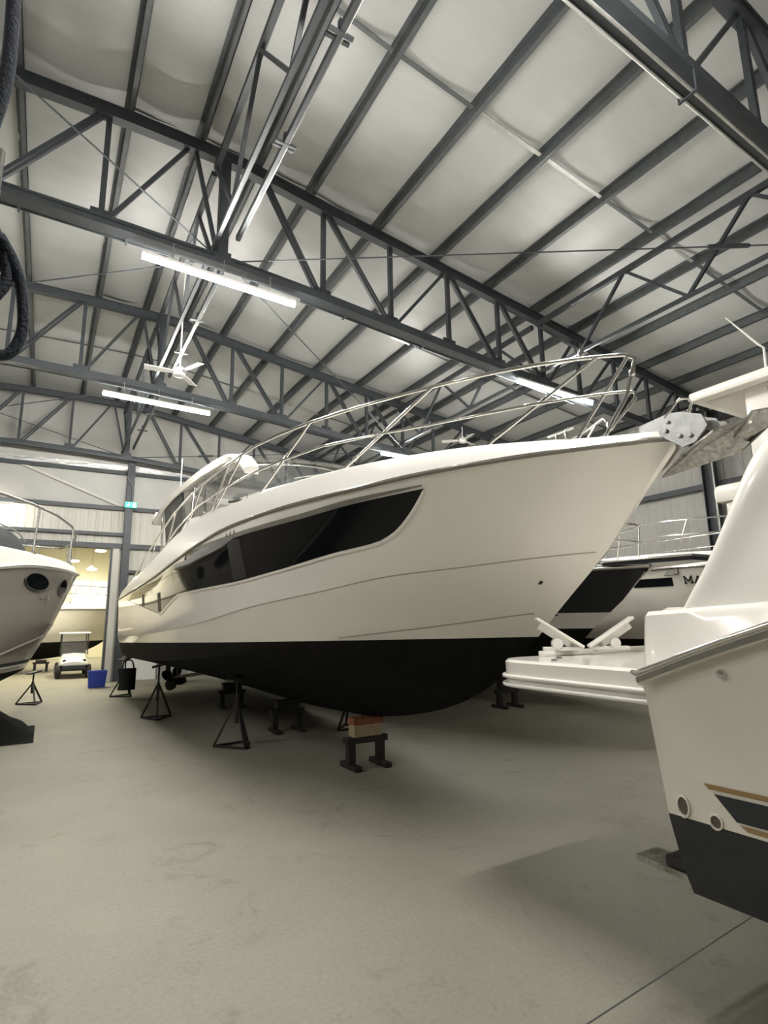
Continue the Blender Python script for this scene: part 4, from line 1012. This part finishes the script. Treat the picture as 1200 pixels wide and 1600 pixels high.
# navy boat beyond the yacht
nb, HN = bow_boat('navy_boat', 'navy-hulled boat with white lower hull moored beyond the yacht bow', (8.05, 5.6, 0), 0, 12.5, 3.9, 2.50, 1.52, 0.5, ['antifoul', 'gel', 'navy'], band=1.80, cut_slope=0.0)
nzt = pchip([(0, 2.56), (1, 2.62), (4, 2.75), (12.5, 2.8)])
deck_mesh(HN, nzt, nb); rub_rail(HN, nb, m='steel', r=0.035, inner=None)
HN.strip([0.05+9*(k/40)**1.4 for k in range(41)], lambda y: HN.sheer(y)[1]-0.055, lambda y: 0.05, 0.008, 'sheer_stripe', 'navy', nb, nz=1)
mb = MB(); pts = [(-(HN.sheer(y)[0]-0.05), y, nzt(y)-0.02) for y in [0.1+9*(k/30)**1.4 for k in range(31)]]; mb.tube(pts, 0.03, 6); mb.tube([(-x, y, z) for x, y, z in pts], 0.03, 6); mb.build('toe_rail', 'navy', nb, smooth=60)
HN.strip([1.4+7*k/30 for k in range(31)], lambda y: 1.835, lambda y: 0.03, 0.004, 'boot_top', 'deck', nb, nz=1)
HN.strip([1.4+7*k/30 for k in range(31)], lambda y: 1.775, lambda y: 0.035, 0.004, 'boot_line', 'navy', nb, nz=1)
loft([trunk_section(y, w, 2.6, z, 0.1, 0.1) for y, w, z in ((3.0, 0.3, 2.75), (3.6, 0.9, 2.95), (5, 1.3, 3.1), (9, 1.4, 3.3), (10, 1.3, 2.8))], 'coachroof', 'deck', nb, 50)
mb = MB(); mb.prism([(-1.05, 3.7, 2.98), (-1.25, 5.2, 3.14), (-1.0, 5.6, 3.35), (-0.7, 4.0, 3.05)], (2.0, 0, 0)); mb.build('cabin_window', 'glass_dark', nb)
def small_rail(H, root, zt_, h, ys, posts, r=0.016, inset=0.12, mid=True):
    def B(y): return max(0, H.sheer(y)[0]-inset)
    for f in ((1.0, 0.55) if mid else (1.0,)):
        L_ = [(-B(y), y, zt_(y)+h*f) for y in ys]
        mb = MB(); mb.tube(list(reversed(L_))+[(0, ys[0]-0.12, zt_(0)+h*f)]+[(-x, y, z) for x, y, z in L_], r*(1 if f == 1 else 0.75), 8); mb.build('guard_rail', 'steel', root, smooth=70)
    for y in posts:
        for side in (-1, 1):
            mb = MB(); mb.tube([(side*B(y+0.25), y+0.25, zt_(y)-0.02), (side*B(y), y, zt_(y)+h)], r*0.85, 8); mb.build('rail_post', 'steel', root, smooth=60)
small_rail(HN, nb, nzt, 0.62, [0.3, 0.6, 1.1, 2, 3.2, 5, 7, 9], (0.35, 1.2, 2.4, 4, 6, 8))
mb = MB(); mb.box((0.0, 1.1, 2.76), (0.30, 0.40, 0.10), bevel=0.03); mb.box((0, 1.1, 2.68), (0.12, 0.2, 0.14)); mb.build('windlass', 'deck', nb, smooth=40)
mb = MB(); mb.tube([(-0.55, 1.6, 2.72), (-0.5, 1.6, 2.74), (-0.5, 2.0, 2.74), (-0.55, 2.0, 2.72)], 0.014, 6); mb.build('cleat', 'steel', nb)
keel_stand(8.05, 9.0, hull_z(HN, (8.05, 5.6), 8.05, 9.0), 'black keel stand under the navy boat', 'stand', 'stand')
mb = MB(); mb.prism([(-0.22, -0.85, 2.50), (0.22, -0.85, 2.50), (0.55, 0.5, 2.50), (-0.55, 0.5, 2.50)], (0, 0, 0.07)); mb.build('bowsprit', 'navy', nb)
mb = MB(); mb.tube([(-0.56, 0.5, 2.57), (-0.23, -0.85, 2.57), (0.23, -0.85, 2.57), (0.56, 0.5, 2.57)], 0.02, 6); mb.build('bowsprit_trim', 'steel', nb)
# white boat with lettering, further over
wb, HW = bow_boat('lettered_boat', 'white boat with dark window and dark lettering behind the navy boat', (12.1, 4.2, 0), 0, 12.0, 3.4, 2.75, 1.25, 0.5, ['antifoul', 'gel2'])
wzt = pchip([(0, 2.82), (1, 2.9), (4, 3.0), (12.5, 3.0)])
deck_mesh(HW, wzt, wb); rub_rail(HW, wb, m='steel', r=0.03, inner=None)
HW.strip([2.75+0.1*k for k in range(9)], lambda y: 2.40, lambda y: 0.17, 0.006, 'hull_window', 'glass_dark', wb, nz=2)
def letters(H, root, y, z, h):
    # slab-serif capitals M and A drawn as bars lying on the hull side, reading bow to stern from the near side
    w = h*0.95; th_ = h*0.22
    for ch_, strokes in (('M', [((0, 0), (0, 1)), ((0, 1), (0.5, 0.25)), ((0.5, 0.25), (1, 1)), ((1, 1), (1, 0)), ((-0.15, 0), (0.2, 0)), ((0.8, 0), (1.15, 0)), ((-0.15, 1), (0.05, 1)), ((0.95, 1), (1.15, 1))]),
                         ('A', [((0, 0), (0.5, 1)), ((0.5, 1), (1, 0)), ((0.2, 0.35), (0.8, 0.35)), ((-0.15, 0), (0.2, 0)), ((0.8, 0), (1.15, 0))])):
        mb = MB()
        for (u0, v0), (u1, v1) in strokes:
            P = []
            for u, v in ((u0, v0), (u1, v1)):
                yy = y-u*w; zz = z+v*h; p, n = H.hit(yy, zz, -1); P.append((p or Vector((-1, yy, zz)))+Vector((-0.01, 0, 0)))
            mb.bar(P[0], P[1], 0.012, th_)
        mb.build('letter', 'navy', root); y -= w*1.45
letters(HW, wb, 2.52, 2.36, 0.125)
small_rail(HW, wb, wzt, 0.65, [0.3, 0.6, 1.1, 2, 3.2, 5, 7, 9], (0.35, 1.2, 2.4, 4, 6, 8))
mb = MB(); mb.prism([(-1.1, 2.6, 2.66), (-1.1, 3.2, 2.66), (-1.1, 3.2, 2.59), (-1.1, 2.85, 2.52), (-1.1, 2.6, 2.55)], (-0.35, 0, 0)); mb.build('fender_roller', 'steel_dull', wb)
keel_stand(12.1, 8.5, hull_z(HW, (12.1, 4.2), 12.1, 8.5), 'black keel stand under the lettered boat', 'stand', 'stand')

# flybridge boat behind the covered cruiser
FX, FY = 8.05, 3.40
fb_ = thing('flybridge_boat', 'white flybridge boat with overhanging panelled hardtop above the covered cruiser', 'boat', (FX, FY, 0))
# local: stern at y=0, hull runs to -y
def fsec(y, w, z0, z1): return [(-w*0.75, y, z0), (-w, y, z0+0.5), (-w, y, z1), (0, y, z1), (w, y, z1), (w, y, z0+0.5), (w*0.75, y, z0), (0, y, z0-0.1)]
loft([fsec(y, w, 0.6, z) for y, w, z in ((-0.2, 1.45, 2.3), (-3, 1.5, 2.35), (-6, 1.4, 2.5), (-8.5, 0.8, 2.6), (-9.8, 0.1, 2.7))], 'hull', 'gel2', fb_, 30)
mb = MB(); mb.box((0, -0.3, 2.72), (2.75, 1.0, 0.85), bevel=0.06); mb.build('cockpit_bulwark', 'gel2', fb_, smooth=40)
mb = MB(); mb.box((0, 0.02, 3.1), (2.85, 0.55, 0.22), bevel=0.06); mb.build('aft_lip', 'gel', fb_, smooth=40)
mb = MB(); mb.box((0, -2.6, 3.2), (2.6, 3.2, 1.7), bevel=0.1); mb.build('cabin', 'gel2', fb_, smooth=40)
for side in (-1, 1):
    mb = MB(); mb.box((side*1.18, -0.25, 3.72), (0.20, 0.26, 1.15), bevel=0.03); mb.build('roof_pillar', 'gel', fb_, smooth=40)
mb = MB(); mb.box((0, -1.55, 4.32), (3.0, 3.9, 0.12), bevel=0.03); roof_o = mb.build('flybridge_roof', 'gel', fb_, smooth=40)
for ix in (-1, 0, 1):
    for iy in range(4):
        mb = MB(); mb.box((ix*0.92, -0.15-iy*0.92, 4.252), (0.86, 0.86, 0.02), bevel=0.004); mb.build('soffit_panel', 'gel2', roof_o)
mb = MB(); mb.tube([(-0.75, -0.15, 4.36), (-0.75, -0.17, 4.92), (-0.75, -0.12, 4.98), (-0.75, 0.22, 5.51)], [0.016, 0.014, 0.014, 0.008], 6); mb.build('aerial', 'white', fb_)
keel_stand(FX, 1.2, 0.52, 'black keel stand under the flybridge boat', 'stand', 'stand')

# ---------------------------------------------------------------- pole with tied rope, left edge
t = thing('steel_pole', 'slim bright steel pole standing beside the hanging navy rope', 'pole', (-0.252, 2.0, 0))
mb = MB(); mb.tube([(0, 0, 0), (0, 0, 3.22)], 0.014, 12); mb.build('tube', 'steel', t, smooth=60)
mb = MB(); mb.lathe([(0.07, 0), (0.07, 0.012), (0.02, 0.03)], n=14); mb.build('base_flange', 'steel', t, smooth=40)
rope = thing('mooring_rope', 'thick navy braided rope knotted to the steel pole with a hanging loop', 'rope', (-0.252, 2.0, 2.3))
def sm(pts, n=6):
    out = []; P = [Vector(p) for p in pts]
    for i in range(len(P)-1):
        p0 = P[max(i-1, 0)]; p1 = P[i]; p2 = P[i+1]; p3 = P[min(i+2, len(P)-1)]
        for k in range(n):
            t_ = k/n; out.append(0.5*((2*p1)+(p2-p0)*t_+(2*p0-5*p1+4*p2-p3)*t_**2+(3*p1-p0-3*p2+p3)*t_**3))
    out.append(P[-1]); return out
mb = MB(); mb.tube(sm([(-0.03, -0.03, 0.95), (-0.005, -0.04, 1.15), (-0.01, -0.03, 1.4), (-0.03, -0.02, 1.9), (-0.03, 0, 3.2), (-0.03, 0.1, 4.78)]), 0.022, 10); mb.build('hanging_line', 'rope', rope, smooth=60)
mb = MB()
for k in range(3):
    z = 0.60-0.04*k; mb.tube([(0.034*cos(a), 0.034*sin(a), z+0.012*sin(a)) for a in [2*pi*q/16 for q in range(16)]], 0.021, 8, closed=True)
mb.tube(sm([(-0.03, -0.03, 0.95), (-0.04, -0.03, 0.8), (-0.01, -0.04, 0.66), (0.03, -0.03, 0.58)]), 0.021, 8)
mb.build('knot', 'rope', rope, smooth=60)
mb = MB(); mb.tube(sm([(0.03, -0.03, 0.60), (0.075, -0.03, 0.52), (0.105, -0.02, 0.42), (0.115, -0.02, 0.3), (0.085, -0.02, 0.22), (0.03, -0.03, 0.22), (-0.01, -0.035, 0.28), (0.02, -0.035, 0.36), (0.06, -0.03, 0.45), (0.05, -0.03, 0.54)]), 0.017, 10); mb.build('loop', 'rope', rope, smooth=60)

# ---------------------------------------------------------------- far end: bin, sack, golf cart, boat in next hall
t = thing('blue_bin', 'blue plastic crate bin on the floor beside the door jamb', 'bin', (1.40, 18.55, 0))
mb = MB(); rows = [[(sx*w, sy*w*0.8, z) for sx, sy in ((-1, -1), (1, -1), (1, 1), (-1, 1), (-1, -1))] for w, z in ((0.20, 0.0), (0.235, 0.44))]
mb.grid(rows); mb.add(rows[0][:4], [(0, 1, 2, 3)]); mb.build('body', 'blue', t, solid=0.015)
mb = MB(); mb.tube([(sx*0.24, sy*0.195, 0.44) for sx, sy in ((-1, -1), (1, -1), (1, 1), (-1, 1))], 0.016, 6, closed=True); mb.build('rim', 'blue', t)
mb = MB()
for k in range(-2, 3): mb.box((k*0.09, -0.172, 0.22), (0.02, 0.02, 0.40))
mb.build('ribs', 'blue', t)
t = thing('hanging_sack', 'dark sack slung over the stand by the yacht stern', 'sack', (1.82, 15.45, 0.18))
mb = MB(); mb.grid([[(-0.20+0.03*sin(z*8), -0.02, z), (-0.1, -0.10, z), (0.05, -0.11, z), (0.18, -0.06, z), (0.2, 0.03, z), (0, 0.08, z), (-0.20+0.03*sin(z*8), -0.02, z)] for z in (0.0, 0.15, 0.35, 0.5)]); mb.build('bag', 'canvas', t, smooth=60)
mb = MB(); mb.tube(sm([(-0.12, -0.02, 0.5), (-0.08, -0.02, 0.66), (0.08, -0.02, 0.68), (0.14, -0.02, 0.5)]), 0.018, 6); mb.build('handle', 'canvas', t, smooth=60)

cart = thing('golf_cart', 'white golf cart with dark bumper and flat roof parked in the next hall', 'golf cart', (0.95, 22.0, 0))
mb = MB()
sec = [(-0.05, 0.38, 0.44, 0.52), (0.06, 0.40, 0.42, 0.60), (0.25, 0.42, 0.36, 0.68), (0.45, 0.44, 0.33, 0.74), (0.62, 0.45, 0.32, 0.78)]
loft([[(-w, y, z0), (-w, y, lerp(z0, z1, 0.6)), (-w*0.75, y, z1), (0, y, z1+0.03), (w*0.75, y, z1), (w, y, lerp(z0, z1, 0.6)), (w, y, z0)] for y, w, z0, z1 in sec], 'front_cowl', 'white', cart, 40)
mb = MB(); mb.box((0, -0.06, 0.36), (0.7, 0.12, 0.16), bevel=0.03); mb.build('bumper', 'black', cart)
mb = MB(); mb.box((0, 1.2, 0.30), (0.85, 2.1, 0.12)); mb.build('chassis', 'black', cart)
for s_ in (-1, 1):
    mb = MB(); mb.lathe([(0.001, -0.02), (0.055, -0.015), (0.06, 0.01)], axis='Y', c=(s_*0.29, 0.02, 0.56), n=12); mb.build('headlight', 'glass_dark', cart)
    for y in (0.28, 1.95):
        mb = MB(); mb.lathe([(0.12, -0.09), (0.2, -0.08), (0.22, -0.04), (0.22, 0.04), (0.2, 0.08), (0.12, 0.09)], axis='X', c=(s_*0.44, y, 0.22), n=18); w_ = mb.build('wheel', 'tyre', cart, smooth=40)
        MB().lathe([(0.001, s_*0.095), (0.1, s_*0.093), (0.11, s_*0.085)], axis='X', c=(s_*0.44, y, 0.22), n=14).build('hub_cap', 'galv', w_)
    for (ya, za, yb, zb_) in ((0.55, 0.74, 0.75, 1.44), (1.85, 0.75, 1.75, 1.44)):
        mb = MB(); mb.tube([(s_*0.40, ya, za), (s_*0.40, yb, zb_)], 0.018, 6); mb.build('roof_strut', 'black', cart)
mb = MB(); mb.box((0, 1.25, 1.46), (0.95, 1.5, 0.05), bevel=0.02); mb.build('roof', 'white', cart, smooth=40)
mb = MB(); mb.grid([[(-0.4, 0.56, 0.74), (0.4, 0.56, 0.74)], [(-0.4, 0.74, 1.42), (0.4, 0.74, 1.42)]]); mb.build('windscreen', 'glass_clear', cart)
mb = MB(); mb.box((0, 1.25, 0.62), (0.8, 0.5, 0.14), bevel=0.04); mb.box((0, 1.52, 0.9), (0.8, 0.12, 0.45), bevel=0.04); mb.build('seat', 'skin', cart)
mb = MB(); mb.tube([(-0.2+0.15*cos(a), 0.85+0.05*sin(a), 0.92+0.14*sin(a)) for a in [2*pi*k/16 for k in range(16)]], 0.012, 6, closed=True); mb.build('steering_wheel', 'black', cart)

hbt, HH = bow_boat('hall_boat', 'cream boat standing in the bright hall behind the golf cart', (3.2, 26.8, 0), radians(97), 11, 3.6, 2.40, 1.1, 0.4, ['antifoul', 'gel2'])
hzt = pchip([(0, 2.48), (4, 2.55), (11, 2.55)])
deck_mesh(HH, hzt, hbt); rub_rail(HH, hbt, m='rubrail', r=0.03, inner=None)
small_rail(HH, hbt, hzt, 0.7, [0.3, 0.6, 1.1, 2, 3.2, 5, 7, 9], (0.35, 1.2, 2.4, 4, 6, 8), r=0.02)
loft([trunk_section(y, w, 2.4, z, 0.1, 0.1) for y, w, z in ((4.0, 0.5, 2.7), (5, 1.0, 3.0), (6, 1.3, 3.5), (9, 1.3, 3.6), (10, 1.2, 2.8))], 'cabin', 'deck', hbt, 50)
keel_stand(0.0, 26.4, 0.44, 'black keel stand in the next hall behind the golf cart', 'stand', 'stand')
